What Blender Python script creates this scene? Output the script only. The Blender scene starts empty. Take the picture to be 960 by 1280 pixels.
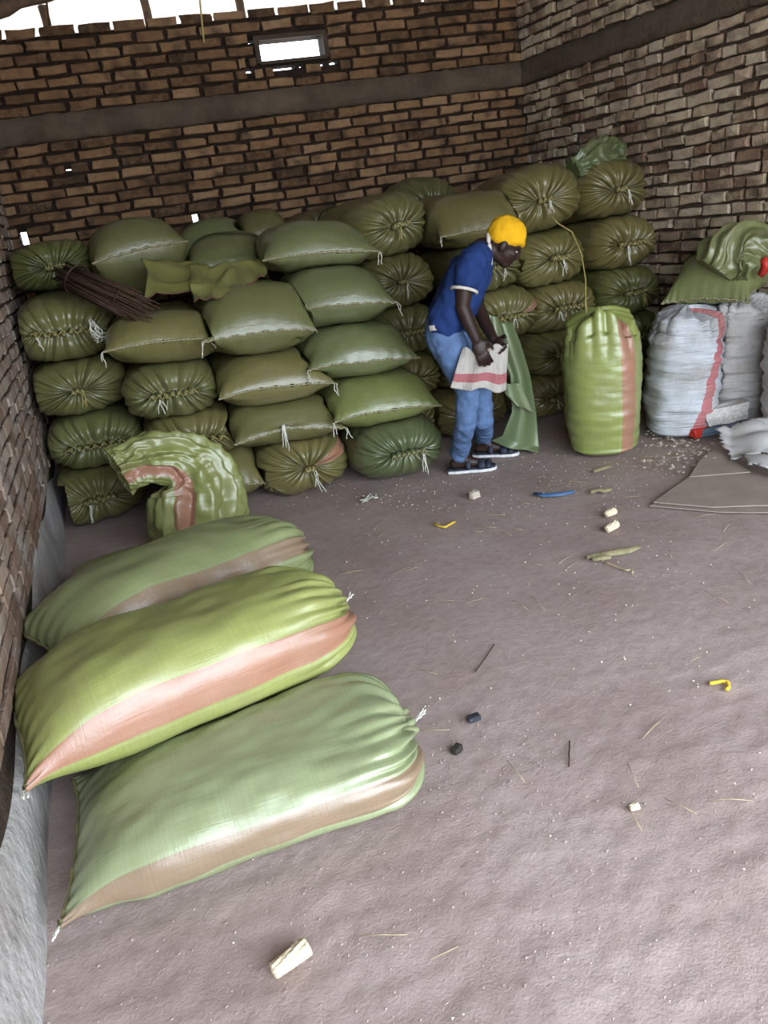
import bpy, bmesh, math, random
import numpy as np
from mathutils import Vector, Matrix

random.seed(7)
RNG = np.random.default_rng(7)
S = bpy.context.scene
COL = S.collection

# ------------------------------------------------------------------ camera
CAM_R = Vector((0.9445688803, -0.2966862367, -0.1405948338)).normalized()
CAM_D = Vector((-0.2335054228, -0.3060550802, -0.9229330991)).normalized()
CAM_F = Vector((0.2307917847, 0.9046035401, -0.3583679495)).normalized()
EYE = Vector((0.0, 0.0, 1.55))
FPX = 980.0
cam_data = bpy.data.cameras.new('camera')
cam = bpy.data.objects.new('camera', cam_data)
COL.objects.link(cam)
M = Matrix((CAM_R, -CAM_D, -CAM_F)).transposed().to_4x4()
M.translation = EYE
cam.matrix_world = M
cam_data.sensor_fit = 'VERTICAL'
cam_data.sensor_height = 32.0
cam_data.lens = FPX / 1280.0 * 32.0
cam_data.clip_start = 0.05
cam_data.clip_end = 300
S.camera = cam

def ray(u, v):
    return CAM_R * ((u - 480) / FPX) + CAM_D * ((v - 640) / FPX) + CAM_F
def at_z(u, v, z):
    d = ray(u, v); return EYE + d * ((z - EYE.z) / d.z)
def at_y(u, v, y):
    d = ray(u, v); return EYE + d * (y / d.y)
def project(p):
    q = Vector(p) - EYE; c = q.dot(CAM_F)
    return 480 + FPX * q.dot(CAM_R) / c, 640 + FPX * q.dot(CAM_D) / c, c

# ------------------------------------------------------------------ light
world = bpy.data.worlds.new('sky'); S.world = world
world.use_nodes = True
wn = world.node_tree
bg = wn.nodes['Background']
bg.inputs['Color'].default_value = (0.80, 0.90, 1.0, 1)
bg.inputs['Strength'].default_value = 4.0
sun_data = bpy.data.lights.new('sun', 'SUN')
sun_data.energy = 9.0
sun_data.angle = 0.01
sun_data.color = (1.0, 0.97, 0.92)
sun = bpy.data.objects.new('sun', sun_data); COL.objects.link(sun)
SUN_FROM = Vector((-0.72, 0.30, 0.62)).normalized()
sun.rotation_euler = (-SUN_FROM).to_track_quat('-Z', 'Y').to_euler()
DOOR = (-0.6, 4.25, 3.2)     # opening in the front wall: x0, x1, height
FRONT_Y = -1.0
por = bpy.data.lights.new('doorway_daylight', 'AREA')
por.shape = 'RECTANGLE'; por.size = DOOR[1] - DOOR[0]; por.size_y = DOOR[2]
por.cycles.is_portal = True
poro = bpy.data.objects.new('doorway_daylight', por); COL.objects.link(poro)
poro.location = ((DOOR[0] + DOOR[1]) / 2, FRONT_Y - 0.11, DOOR[2] / 2)
poro.rotation_euler = (math.radians(90), 0, 0)       # -Z of the lamp looks along +Y, into the room
S.view_settings.view_transform = 'Standard'
S.view_settings.look = 'None'
S.view_settings.gamma = 1.0
S.view_settings.use_curve_mapping = False
S.view_settings.exposure = 1.54
S.cycles.max_bounces = 8
S.cycles.diffuse_bounces = 5
S.cycles.glossy_bounces = 3
S.cycles.caustics_reflective = False
S.cycles.caustics_refractive = False
S.cycles.sample_clamp_indirect = 8.0
S.cycles.use_denoising = True

# ------------------------------------------------------------------ materials
class NT:
    def __init__(s, name):
        s.m = bpy.data.materials.new(name); s.m.use_nodes = True
        s.t = s.m.node_tree; s.b = s.t.nodes['Principled BSDF']
    def n(s, kind, **kw):
        nd = s.t.nodes.new(kind)
        for k, v in kw.items():
            if k.startswith('i_'):
                key = k[2:]
                key = int(key) if key.isdigit() else key.replace('_', ' ')
                if isinstance(v, bpy.types.NodeSocket): s.t.links.new(v, nd.inputs[key])
                else: nd.inputs[key].default_value = v
            else: setattr(nd, k, v)
        return nd
    def l(s, a, b): s.t.links.new(a, b)
    def ramp(s, fac, stops):
        r = s.n('ShaderNodeValToRGB'); s.l(fac, r.inputs[0])
        e = r.color_ramp.elements
        while len(e) < len(stops): e.new(0.5)
        for x, (p, c) in zip(e, stops):
            x.position = p; x.color = (c[0], c[1], c[2], 1)
        return r.outputs['Color']
    def math(s, op, a, b=0.0, clamp=False):
        m = s.n('ShaderNodeMath', operation=op, use_clamp=clamp)
        for i, x in enumerate((a, b)):
            if isinstance(x, bpy.types.NodeSocket): s.l(x, m.inputs[i])
            else: m.inputs[i].default_value = x
        return m.outputs[0]
    def mix(s, fac, a, b, blend='MIX'):
        m = s.n('ShaderNodeMix', data_type='RGBA', blend_type=blend)
        for i, x in ((0, fac), (6, a), (7, b)):
            if isinstance(x, bpy.types.NodeSocket): s.l(x, m.inputs[i])
            else: m.inputs[i].default_value = x if i == 0 else (x[0], x[1], x[2], 1)
        return m.outputs[2]
    def noise(s, vec, scale, detail=3, rough=0.55, out='Fac'):
        n = s.n('ShaderNodeTexNoise'); n.inputs['Scale'].default_value = scale
        n.inputs['Detail'].default_value = detail; n.inputs['Roughness'].default_value = rough
        if vec is not None: s.l(vec, n.inputs['Vector'])
        return n.outputs[out]
    def coord(s, which='Object'):
        return s.n('ShaderNodeTexCoord').outputs[which]
    def scaled(s, vec, sc):
        m = s.n('ShaderNodeMapping'); s.l(vec, m.inputs['Vector']); m.inputs['Scale'].default_value = sc
        return m.outputs[0]
    def bump(s, h, strength=0.3, dist=0.01):
        b = s.n('ShaderNodeBump'); b.inputs['Strength'].default_value = strength; b.inputs['Distance'].default_value = dist
        s.l(h, b.inputs['Height']); s.l(b.outputs[0], s.b.inputs['Normal'])
    def base(s, c):
        if isinstance(c, bpy.types.NodeSocket): s.l(c, s.b.inputs['Base Color'])
        else: s.b.inputs['Base Color'].default_value = (c[0], c[1], c[2], 1)
    def rough(s, r):
        if isinstance(r, bpy.types.NodeSocket): s.l(r, s.b.inputs['Roughness'])
        else: s.b.inputs['Roughness'].default_value = r

MAT = {}
def plain(name, c, rough=0.7, var=0.25, scale=30, bump=0.0, spec=0.3):
    t = NT(name); co = t.coord()
    n = t.noise(co, scale, 4)
    dark = [x * (1 - var) for x in c]; lite = [min(1, x * (1 + var)) for x in c]
    t.base(t.ramp(n, [(0.25, dark), (0.75, lite)])); t.rough(rough)
    t.b.inputs['Specular IOR Level'].default_value = spec
    if bump: t.bump(n, bump, 0.01)
    MAT[name] = t.m
    return t.m

def sack_material(name, stripe_col=None, rough=0.35, half=0.036, dust=(0.20, 0.17, 0.10), dust_amt=0.35, spec=0.75, weave=0.35, crinkle=0.6):
    """woven polypropylene: object colour, fine threads, optional woven stripe at UV u = 0"""
    t = NT(name)
    oi = t.n('ShaderNodeObjectInfo')
    uv = t.n('ShaderNodeTexCoord').outputs['UV']
    th1 = t.noise(t.scaled(uv, (330, 5, 1)), 1.0, 2)
    th2 = t.noise(t.scaled(uv, (5, 260, 1)), 1.0, 2)
    th = t.math('ADD', th1, th2)
    var = t.ramp(t.math('MULTIPLY', th, 0.5), [(0.30, (0.84, 0.85, 0.80)), (0.70, (1.12, 1.11, 1.08))])
    col = t.mix(1.0, oi.outputs['Color'], var, 'MULTIPLY')
    if stripe_col is not None:
        sep = t.n('ShaderNodeSeparateXYZ'); t.l(uv, sep.inputs[0])
        d = t.math('ABSOLUTE', sep.outputs[0])
        f = t.math('LESS_THAN', d, half)
        sc = t.mix(1.0, stripe_col, var, 'MULTIPLY')
        edge = t.math('MULTIPLY', t.math('LESS_THAN', t.math('ABSOLUTE', t.math('SUBTRACT', d, half + 0.007)), 0.003), 0.06)
        col = t.mix(f, col, sc)
        col = t.mix(edge, col, (0.7, 0.7, 0.6))
    co = t.coord()
    dn = t.noise(co, 5.0, 5, 0.6)
    df = t.ramp(dn, [(0.42, (0, 0, 0)), (0.75, (dust_amt,) * 3)])
    col = t.mix(df, col, dust)
    t.base(col)
    t.rough(t.math('ADD', t.math('MULTIPLY', dn, 0.18), rough - 0.09))
    t.b.inputs['Specular IOR Level'].default_value = spec
    t.b.inputs['Coat Weight'].default_value = 0.22 if spec > 0.5 else 0.0; t.b.inputs['Coat Roughness'].default_value = 0.3
    wr = t.noise(co, 38, 3)
    ck = t.noise(t.scaled(uv, (7, 60, 1)), 1.0, 4, 0.6)
    hgt = t.math('ADD', t.math('MULTIPLY', th, 0.5), t.math('MULTIPLY', wr, 0.9))
    t.bump(t.math('ADD', hgt, t.math('MULTIPLY', ck, crinkle)), weave, 0.004)
    MAT[name] = t.m
    return t.m

GREEN = sack_material('woven_green')
GREEN_ST = sack_material('woven_green_striped', (0.36, 0.175, 0.115))
GREEN_ST_DULL = sack_material('woven_green_dull_stripe', (0.26, 0.18, 0.12))
WHITE_ST = sack_material('woven_white_striped', (0.50, 0.17, 0.19), rough=0.5, half=0.028, dust=(0.22, 0.16, 0.11), dust_amt=0.6, spec=0.35, weave=0.9, crinkle=5.0)
THREAD = plain('white_thread', (0.62, 0.60, 0.52), 0.8)
THREAD_Y = plain('straw_thread', (0.42, 0.34, 0.12), 0.8)
THREAD_G = plain('green_thread', (0.09, 0.10, 0.03), 0.7)
SEAM = plain('seam_fold', (0.20, 0.18, 0.085), 0.6)
TWIG = plain('dark_twig', (0.055, 0.03, 0.018), 0.85, 0.5, 60)
COB = plain('corn_cob', (0.72, 0.60, 0.42), 0.8, 0.3, 120, 0.5)
KERNEL = plain('spilt_kernel', (0.75, 0.68, 0.52), 0.7)
STRAW = plain('straw', (0.46, 0.36, 0.22), 0.8, 0.35)
HUSK = plain('dry_husk', (0.25, 0.22, 0.12), 0.8, 0.35)
HUSKP = plain('pale_husk', (0.44, 0.38, 0.30), 0.85, 0.4, 25)
CARD = plain('cardboard', (0.33, 0.265, 0.225), 0.85, 0.12, 8, 0.1, 0.15)
PAPER = plain('torn_paper', (0.47, 0.45, 0.44), 0.8, 0.15, 9, 0.1)
FOAM = plain('dirty_white_block', (0.42, 0.40, 0.38), 0.85, 0.4, 14, 0.4)
REDP = plain('red_plastic', (0.45, 0.03, 0.02), 0.5)
BLUEP = plain('blue_plastic', (0.07, 0.14, 0.27), 0.45)
BLACKP = plain('black_plastic', (0.03, 0.03, 0.04), 0.5)
YELLOWR = plain('yellow_rope', (0.70, 0.47, 0.05), 0.7)
STONE = plain('pale_stone', (0.55, 0.47, 0.38), 0.85, 0.3, 20, 0.4)
SKIN = plain('dark_skin', (0.030, 0.015, 0.011), 0.5, 0.2, 12, 0, 0.4)
SHIRT = plain('blue_shirt', (0.016, 0.040, 0.15), 0.85, 0.2, 18, 0.3, 0.2)
JEANS = plain('blue_jeans', (0.10, 0.165, 0.31), 0.85, 0.22, 22, 0.3, 0.2)
CAPM = plain('yellow_cap', (0.78, 0.42, 0.012), 0.85, 0.12, 25, 0.3, 0.2)
TRIMW = plain('white_trim', (0.60, 0.56, 0.50), 0.8)
SANDAL = plain('navy_sandal', (0.03, 0.035, 0.055), 0.6)
SOLE = plain('white_sole', (0.70, 0.70, 0.70), 0.6)
DARKCLOTH = plain('dark_rag', (0.035, 0.028, 0.022), 0.9, 0.3, 10)
WOOD = plain('roof_pole_wood', (0.10, 0.065, 0.04), 0.85, 0.4, 14, 0.4)
RUST = plain('red_brown_edge', (0.10, 0.05, 0.028), 0.7)
WINFRAME = plain('window_clay_frame', (0.055, 0.038, 0.028), 0.9, 0.3, 18, 0.5)
SHEET = plain('roof_sheet_metal', (0.62, 0.62, 0.62), 0.45, 0.2, 3)
SHEET_LOW_BOUNCE = plain('low_bounce_roof_sheet', (0.10, 0.085, 0.07), 0.7, 0.4, 3)  # same sheets as the eave, colour darkened indoors to cut light bounced down
FRONTW = plain('front_wall_brick', (0.20, 0.13, 0.09), 0.9, 0.4, 6, 0.3)

def brick_material(name, stops, soot=(0.03, 0.02, 0.014), soot_amt=0.75, pale=None):
    t = NT(name); co = t.coord()
    geo = t.n('ShaderNodeNewGeometry'); oi = t.n('ShaderNodeObjectInfo')
    r = t.math('FRACT', t.math('ADD', geo.outputs['Random Per Island'], oi.outputs['Random']))
    col = t.ramp(r, stops)
    gpos = geo.outputs['Position']
    n1 = t.noise(t.scaled(gpos, (1, 1, 1)), 28, 4, 0.65)
    n2 = t.noise(t.scaled(gpos, (1, 1, 1)), 7, 4, 0.6)
    col = t.mix(t.ramp(n1, [(0.35, (0, 0, 0)), (0.7, (0.45, 0.45, 0.45))]), col, t.mix(0.5, col, (0.5, 0.32, 0.18)))
    if pale is not None:
        n3 = t.noise(gpos, 3.3, 4, 0.65)
        col = t.mix(t.ramp(n3, [(0.45, (0, 0, 0)), (0.62, (0.75, 0.75, 0.75))]), col, pale)
    col = t.mix(t.ramp(n2, [(0.50, (0, 0, 0)), (0.66, (soot_amt,) * 3)]), col, soot)
    t.base(col); t.rough(0.9); t.b.inputs['Specular IOR Level'].default_value = 0.15
    t.bump(t.math('ADD', n1, t.noise(gpos, 90, 3)), 0.6, 0.008)
    MAT[name] = t.m; return t.m
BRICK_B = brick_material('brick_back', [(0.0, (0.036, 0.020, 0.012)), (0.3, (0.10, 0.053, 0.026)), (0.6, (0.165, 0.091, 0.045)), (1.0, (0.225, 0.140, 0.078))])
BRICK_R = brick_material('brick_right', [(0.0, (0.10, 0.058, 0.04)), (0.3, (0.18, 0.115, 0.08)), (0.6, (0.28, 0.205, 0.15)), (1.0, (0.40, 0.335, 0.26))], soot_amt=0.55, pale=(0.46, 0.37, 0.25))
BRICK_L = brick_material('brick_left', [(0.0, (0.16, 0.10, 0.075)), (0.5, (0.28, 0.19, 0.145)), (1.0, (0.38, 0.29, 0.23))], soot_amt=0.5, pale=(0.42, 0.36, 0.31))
def rough_earth(name, a, b, scale=9, bump=0.7):
    t = NT(name); g = t.n('ShaderNodeNewGeometry').outputs['Position']
    n = t.noise(g, scale, 6, 0.62)
    t.base(t.ramp(n, [(0.3, a), (0.7, b)])); t.rough(0.95); t.b.inputs['Specular IOR Level'].default_value = 0.12
    t.bump(t.math('ADD', n, t.noise(g, scale * 6, 4)), bump, 0.02)
    MAT[name] = t.m; return t.m
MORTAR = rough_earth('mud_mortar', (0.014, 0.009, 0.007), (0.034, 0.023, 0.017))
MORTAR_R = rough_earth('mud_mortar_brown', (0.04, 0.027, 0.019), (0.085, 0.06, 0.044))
BAND = rough_earth('band_concrete', (0.062, 0.046, 0.032), (0.12, 0.092, 0.066), 5, 0.4)
PLINTH = rough_earth('plinth_render', (0.30, 0.27, 0.25), (0.52, 0.50, 0.49), 4, 0.6)

t = NT('earth_floor')
g = t.n('ShaderNodeNewGeometry').outputs['Position']
n1 = t.noise(g, 2.2, 5, 0.6); n2 = t.noise(g, 26, 6, 0.65); n3 = t.noise(g, 140, 3, 0.6)
col = t.ramp(n1, [(0.30, (0.335, 0.250, 0.226)), (0.70, (0.440, 0.350, 0.322))])
col = t.mix(t.ramp(n2, [(0.45, (0, 0, 0)), (0.75, (0.4, 0.4, 0.4))]), col, (0.22, 0.158, 0.14))
col = t.mix(t.ramp(n3, [(0.62, (0, 0, 0)), (0.70, (0.35, 0.35, 0.35))]), col, (0.40, 0.34, 0.31))
t.base(col); t.rough(0.9); t.b.inputs['Specular IOR Level'].default_value = 0.12
t.bump(t.math('ADD', t.math('MULTIPLY', n2, 1.0), t.math('MULTIPLY', n3, 0.45)), 0.45, 0.010)
FLOOR = t.m
t = NT('yard_earth'); t.base((0.34, 0.29, 0.25)); t.rough(0.95); YARD = t.m

# ------------------------------------------------------------------ mesh helpers
def mk(name, V, F, mat, parent=None, uv=None, smooth=True, link=True):
    me = bpy.data.meshes.new(name)
    V = np.asarray(V, dtype=np.float32)
    if isinstance(F, np.ndarray):
        k = F.shape[1]
        me.vertices.add(len(V)); me.vertices.foreach_set('co', V.ravel())
        me.loops.add(F.size); me.loops.foreach_set('vertex_index', F.ravel().astype(np.int32))
        me.polygons.add(len(F)); me.polygons.foreach_set('loop_start', np.arange(0, F.size, k, dtype=np.int32))
        me.update(calc_edges=True)
    else:
        me.from_pydata(V.tolist(), [], F)
    if uv is not None:
        l = me.uv_layers.new(name='UVMap'); l.data.foreach_set('uv', np.asarray(uv, dtype=np.float32).ravel())
    me.polygons.foreach_set('use_smooth', np.full(len(me.polygons), smooth))
    me.validate()
    me.materials.append(mat)
    o = bpy.data.objects.new(name, me)
    if link: COL.objects.link(o)
    if parent is not None: o.parent = parent
    return o

def tag(o, label=None, cat=None, group=None, kind=None):
    if label: o['label'] = label
    if cat: o['category'] = cat
    if group: o['group'] = group
    if kind: o['kind'] = kind
    return o

def empty(name, loc=(0, 0, 0), rz=0.0):
    o = bpy.data.objects.new(name, None); COL.objects.link(o)
    o.location = loc; o.rotation_euler = (0, 0, rz); o.empty_display_size = 0.1
    return o

def grid_faces(nu, nv, wrap):
    i = np.arange(nu - 1)[:, None]; j = np.arange(nv if wrap else nv - 1)[None, :]
    j2 = (j + 1) % nv
    f = np.stack([i * nv + j, i * nv + j2, (i + 1) * nv + j2, (i + 1) * nv + j], -1)
    return f.reshape(-1, 4)

def grid_uv(U, Vv, wrap):
    """U (nu,nv+1) and V (nu,) -> loop uvs in the order of grid_faces"""
    nu, nv1 = U.shape; nf = nv1 - 1
    i = np.arange(nu - 1)[:, None]; j = np.arange(nf)[None, :]
    us = np.stack([U[i, j], U[i, j + 1], U[i + 1, j + 1], U[i + 1, j]], -1)
    V2 = np.broadcast_to(Vv[:, None], (nu, nv1))
    vs = np.stack([V2[i, j], V2[i, j + 1], V2[i + 1, j + 1], V2[i + 1, j]], -1)
    return np.stack([us, vs], -1).reshape(-1, 2)

def wav(P, f, seed, n=6):
    """smooth pseudo noise, about -1..1"""
    r = np.random.default_rng(seed); s = 0
    for _ in range(n):
        d = r.normal(size=3); d /= np.linalg.norm(d)
        s = s + np.sin((P @ d) * f * r.uniform(0.6, 1.6) + r.uniform(0, 6.28))
    return s / math.sqrt(n)

def spow(x, p): return np.sign(x) * np.abs(x) ** p

class MB:
    """collects tubes and boxes into one mesh"""
    def __init__(s): s.V = []; s.F = []
    def add(s, V, F):
        o = len(s.V); s.V += [tuple(v) for v in V]; s.F += [tuple(i + o for i in f) for f in F]
    def tube(s, pts, r, n=6):
        pts = [Vector(p) for p in pts]
        rs = r if isinstance(r, (list, tuple)) else [r] * len(pts)
        V = []; F = []
        ref = Vector((0.13, 0.31, 0.94))
        for i, p in enumerate(pts):
            d = (pts[min(i + 1, len(pts) - 1)] - pts[max(i - 1, 0)]).normalized()
            a = d.cross(ref)
            if a.length < 0.1: a = d.cross(Vector((1, 0, 0)))
            a.normalize(); b = d.cross(a)
            for k in range(n):
                q = 2 * math.pi * k / n
                V.append(p + (a * math.cos(q) + b * math.sin(q)) * rs[i])
        for i in range(len(pts) - 1):
            for k in range(n):
                k2 = (k + 1) % n
                F.append((i * n + k, i * n + k2, (i + 1) * n + k2, (i + 1) * n + k))
        F.append(tuple(range(n - 1, -1, -1))); F.append(tuple((len(pts) - 1) * n + k for k in range(n)))
        s.add(V, F)
    def box(s, lo, hi, R=None, c=None):
        V = [Vector((x, y, z)) for x in (lo[0], hi[0]) for y in (lo[1], hi[1]) for z in (lo[2], hi[2])]
        if R is not None: V = [R @ v for v in V]
        if c is not None: V = [v + Vector(c) for v in V]
        s.add(V, [(0, 1, 3, 2), (4, 6, 7, 5), (0, 4, 5, 1), (2, 3, 7, 6), (0, 2, 6, 4), (1, 5, 7, 3)])
    def build(s, name, mat, parent=None, smooth=True):
        return mk(name, s.V, s.F, mat, parent, smooth=smooth)

# ------------------------------------------------------------------ room shell
Y_BACK = 6.30
Z_TOP = 2.97
COR = Vector((3.25, Y_BACK, 0))                  # right back corner
AZ = math.radians(9)
def right_pt(s, z, off=0.0):                      # s = distance from the corner towards the front, off = out into the room
    return Vector((COR.x + s * math.sin(AZ) - off * math.cos(AZ), COR.y - s * math.cos(AZ) - off * math.sin(AZ), z))
def left_x(y, z): return -0.534 - 0.052 * y + 0.065 * z * max(y, 0) / 6.3
def left_pt(y, z, off=0.0): return Vector((left_x(y, z) + off, y, z))
def back_pt(x, z, off=0.0): return Vector((x, Y_BACK - off, z))

# the brick pieces: rough blocks, 12 shapes, unit size; local -y faces the room
def brick_shape(seed):
    r = np.random.default_rng(seed)
    V = []; ring = [(-.5, -.5), (0, -.5), (.5, -.5), (.5, 0), (.5, .5), (0, .5), (-.5, .5), (-.5, 0)]
    jit = [r.normal(0, (0.012, 0.045), 2) for _ in ring]
    chip = [r.uniform(0.0, 0.05) * (r.random() < 0.4) for _ in ring]
    for lv, (y, sh) in enumerate(((-1.0, 0.90), (-0.8, 1.0), (0.0, 1.0))):
        for k, (x, z) in enumerate(ring):
            s = sh if lv else 1.0
            px = (x * (1 if lv else 0.965)) + jit[k][0] - np.sign(x) * chip[k] * (1.6 if lv == 0 else 0.8)
            pz = (z * (1 if lv else 0.84)) + jit[k][1] - np.sign(z) * chip[k] * 2
            V.append((px, y + (r.normal(0, 0.10) if lv == 0 else 0), pz))
    V.append((r.normal(0, .1), -1.05 + r.normal(0, .08), r.normal(0, .1)))
    F = []
    for k in range(8):
        k2 = (k + 1) % 8
        F.append((24, k, k2))
        F.append((k, 8 + k, 8 + k2, k2)); F.append((8 + k, 16 + k, 16 + k2, 8 + k2))
    F = [tuple(reversed(f)) if False else f for f in F]
    return V, F
BRICKS = [brick_shape(i) for i in range(12)]
def brick_meshes(mat):
    out = []
    for V, F in BRICKS:
        me = bpy.data.meshes.new('brick'); me.from_pydata([tuple(v) for v in V], [], F); me.materials.append(mat)
        bm = bmesh.new(); bm.from_mesh(me); bmesh.ops.recalc_face_normals(bm, faces=bm.faces); bm.to_mesh(me); bm.free()
        out.append(me)
    return out

def lay_bricks(wall, fn, mat, s0, s1, z_list, skip, seed, L=0.205, H=0.056, gap=0.016, proud=0.028, limit=300, zmin_parts=0.0, headers=0.0, wild=1.0, cuts=None):
    """fn(s, z, off) -> point. rows at z_list (bottoms). The pieces that show largest are parts, the rest one part of kind stuff."""
    rnd = random.Random(seed)
    meshes = brick_meshes(mat)
    items = []
    for ri, (z, h) in enumerate(z_list):
        s = s0 + (0 if ri % 2 else -0.11) + rnd.uniform(-0.03, 0.03)
        while s < s1:
            l = L * rnd.uniform(0.86, 1.12)
            if rnd.random() < headers: l *= rnd.uniform(0.45, 0.7)
            a, b = max(s, s0), min(s + l, s1)
            s += l + gap * rnd.uniform(0.7, 1.5)
            if b - a < 0.04: continue
            if skip(a, b, z, z + h): continue
            segs = [(a, b)]
            for h0, h1 in (cuts(z, z + h) if cuts else ()):        # bricks stop short of an opening
                segs = [q for p0, p1 in segs for q in ((p0, min(p1, h0)), (max(p0, h1), p1)) if q[1] - q[0] > 0.035]
            for a, b in segs:
                items.append(((a + b) / 2, z + h / 2 + rnd.gauss(0, .0018) * wild, b - a, h * rnd.uniform(1 - .12 * wild, 1.04), proud * rnd.uniform(0.55, 1.25), rnd.randrange(12), rnd.gauss(0, 0.014) * wild))
    scored = []
    for it in items:
        p = fn(it[0], it[1], 0)
        u, v, c = project(p)
        vis = c > 0.3 and -30 < u < 990 and -20 < v < 1300 and it[1] > zmin_parts
        e = fn(it[0] + it[2] / 2, it[1], 0); u2, v2, c2 = project(e)
        size = abs(u2 - u) + 2 if vis and c2 > 0.3 else 0
        scored.append((size, it))
    scored.sort(key=lambda x: -x[0])
    big = MB()
    for k, (size, it) in enumerate(scored):
        sc, zc, l, h, pr, vi, tilt = it
        p = fn(sc, zc, 0); du = (fn(sc + 0.05, zc, 0) - fn(sc - 0.05, zc, 0)).normalized()
        dz = (fn(sc, zc + 0.05, 0) - fn(sc, zc - 0.05, 0)).normalized()
        no = (fn(sc, zc, 0.05) - p).normalized()
        R = Matrix((du, -no, dz)).transposed() @ Matrix.Rotation(tilt, 3, 'Y')
        T = Matrix.Translation(p) @ R.to_4x4() @ Matrix.Diagonal((l, pr, h, 1))
        if k < limit and size > 0:
            o = bpy.data.objects.new('brick', meshes[vi]); COL.objects.link(o); o.parent = wall; o.matrix_world = T
        else:
            V, F = BRICKS[vi]
            big.add([T @ Vector(v) for v in V], F)
    if big.V:
        bo = big.build('brickwork', mat, wall, smooth=False)
        bm = bmesh.new(); bm.from_mesh(bo.data); bmesh.ops.recalc_face_normals(bm, faces=bm.faces); bm.to_mesh(bo.data); bm.free()
        bo['kind'] = 'stuff'

def slab(name, fn, s0, s1, z0, z1, holes, thick, mat, ds=0.25):
    """a wall body with real holes through it: front face, back face and the sides of each hole, one mesh"""
    ss = sorted(set([s0, s1] + [h[0] for h in holes] + [h[1] for h in holes] + list(np.arange(s0 + ds, s1, ds))))
    zs = sorted(set([z0, z1] + [h[2] for h in holes] + [h[3] for h in holes] + list(np.arange(z0 + ds, z1, ds))))
    V = []; idx = {}; F = []
    def vid(i, j, k):
        if (i, j, k) not in idx:
            idx[(i, j, k)] = len(V); V.append(fn(ss[i], zs[j], 0 if k == 0 else -thick))
        return idx[(i, j, k)]
    def solid(i, j):
        if i < 0 or j < 0 or i >= len(ss) - 1 or j >= len(zs) - 1: return False
        a = (ss[i] + ss[i + 1]) / 2; b = (zs[j] + zs[j + 1]) / 2
        return not any(h[0] < a < h[1] and h[2] < b < h[3] for h in holes)
    for i in range(len(ss) - 1):
        for j in range(len(zs) - 1):
            if not solid(i, j): continue
            F.append((vid(i, j, 0), vid(i + 1, j, 0), vid(i + 1, j + 1, 0), vid(i, j + 1, 0)))
            F.append((vid(i, j, 1), vid(i, j + 1, 1), vid(i + 1, j + 1, 1), vid(i + 1, j, 1)))
            if not solid(i - 1, j): F.append((vid(i, j, 0), vid(i, j + 1, 0), vid(i, j + 1, 1), vid(i, j, 1)))
            if not solid(i + 1, j): F.append((vid(i + 1, j, 0), vid(i + 1, j, 1), vid(i + 1, j + 1, 1), vid(i + 1, j + 1, 0)))
            if not solid(i, j - 1): F.append((vid(i, j, 0), vid(i, j, 1), vid(i + 1, j, 1), vid(i + 1, j, 0)))
            if not solid(i, j + 1): F.append((vid(i, j + 1, 0), vid(i + 1, j + 1, 0), vid(i + 1, j + 1, 1), vid(i, j + 1, 1)))
    o = mk(name, V, F, mat, smooth=False); o['kind'] = 'structure'
    bm = bmesh.new(); bm.from_mesh(o.data); bmesh.ops.recalc_face_normals(bm, faces=bm.faces); bm.to_mesh(o.data); bm.free()
    return o

def hole_px(u, v, w, h):
    p = at_y(u, v, Y_BACK); k = (p - EYE).dot(CAM_F) / FPX
    return (p.x - w * k / 2, p.x + w * k / 2, p.z - h * k / 2, p.z + h * k / 2)
WIN = (1.095, 1.565, 2.66, 2.825)
wp = [at_y(u, v, Y_BACK) for u, v in ((324, 62), (403, 55), (362, 48), (364, 74))]
WIN = (wp[0].x, wp[1].x, wp[3].z, wp[2].z)
HOLES = [WIN] + [hole_px(*h) for h in ((313, 52, 7, 4.5), (312, 88.5, 9, 5), (355, 84.5, 28, 5), (377, 82, 7, 4), (404, 79.5, 8, 5), (417.5, 77.5, 12, 5),
                                       (245, 273.5, 8, 11), (480, 244, 5, 9), (30, 298, 9, 15), (85, 211.5, 7, 3), (308, 76, 3, 3))]
XL = -1.0
BAND_Z = (2.29, 2.445)
wall_back = slab('wall_back', back_pt, XL, COR.x + 0.2, 0, Z_TOP - 0.06, HOLES, 0.13, MORTAR)
def rows(z0, z1, n): 
    p = (z1 - z0) / n; return [(z0 + i * p, p * 0.79) for i in range(n)]
Z_ROWS = rows(0.0, BAND_Z[0], 32) + rows(BAND_Z[1] + 0.01, Z_TOP, 7)
WF = (WIN[0] - 0.035, WIN[1] + 0.035, WIN[2] - 0.025, WIN[3] + 0.03)
def skip_back(a, b, z0, z1): return z1 > BAND_Z[0] and z0 < BAND_Z[1]
def cut_back(z0, z1): return [(h[0] - .004, h[1] + .004) for h in [WF] + HOLES[1:] if z0 < h[3] - 0.006 and z1 > h[2] + 0.006]
lay_bricks(wall_back, back_pt, BRICK_B, left_x(6.3, 1.6) + 0.0, COR.x - 0.01, Z_ROWS, skip_back, 11, zmin_parts=1.15, gap=0.019, cuts=cut_back)

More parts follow.
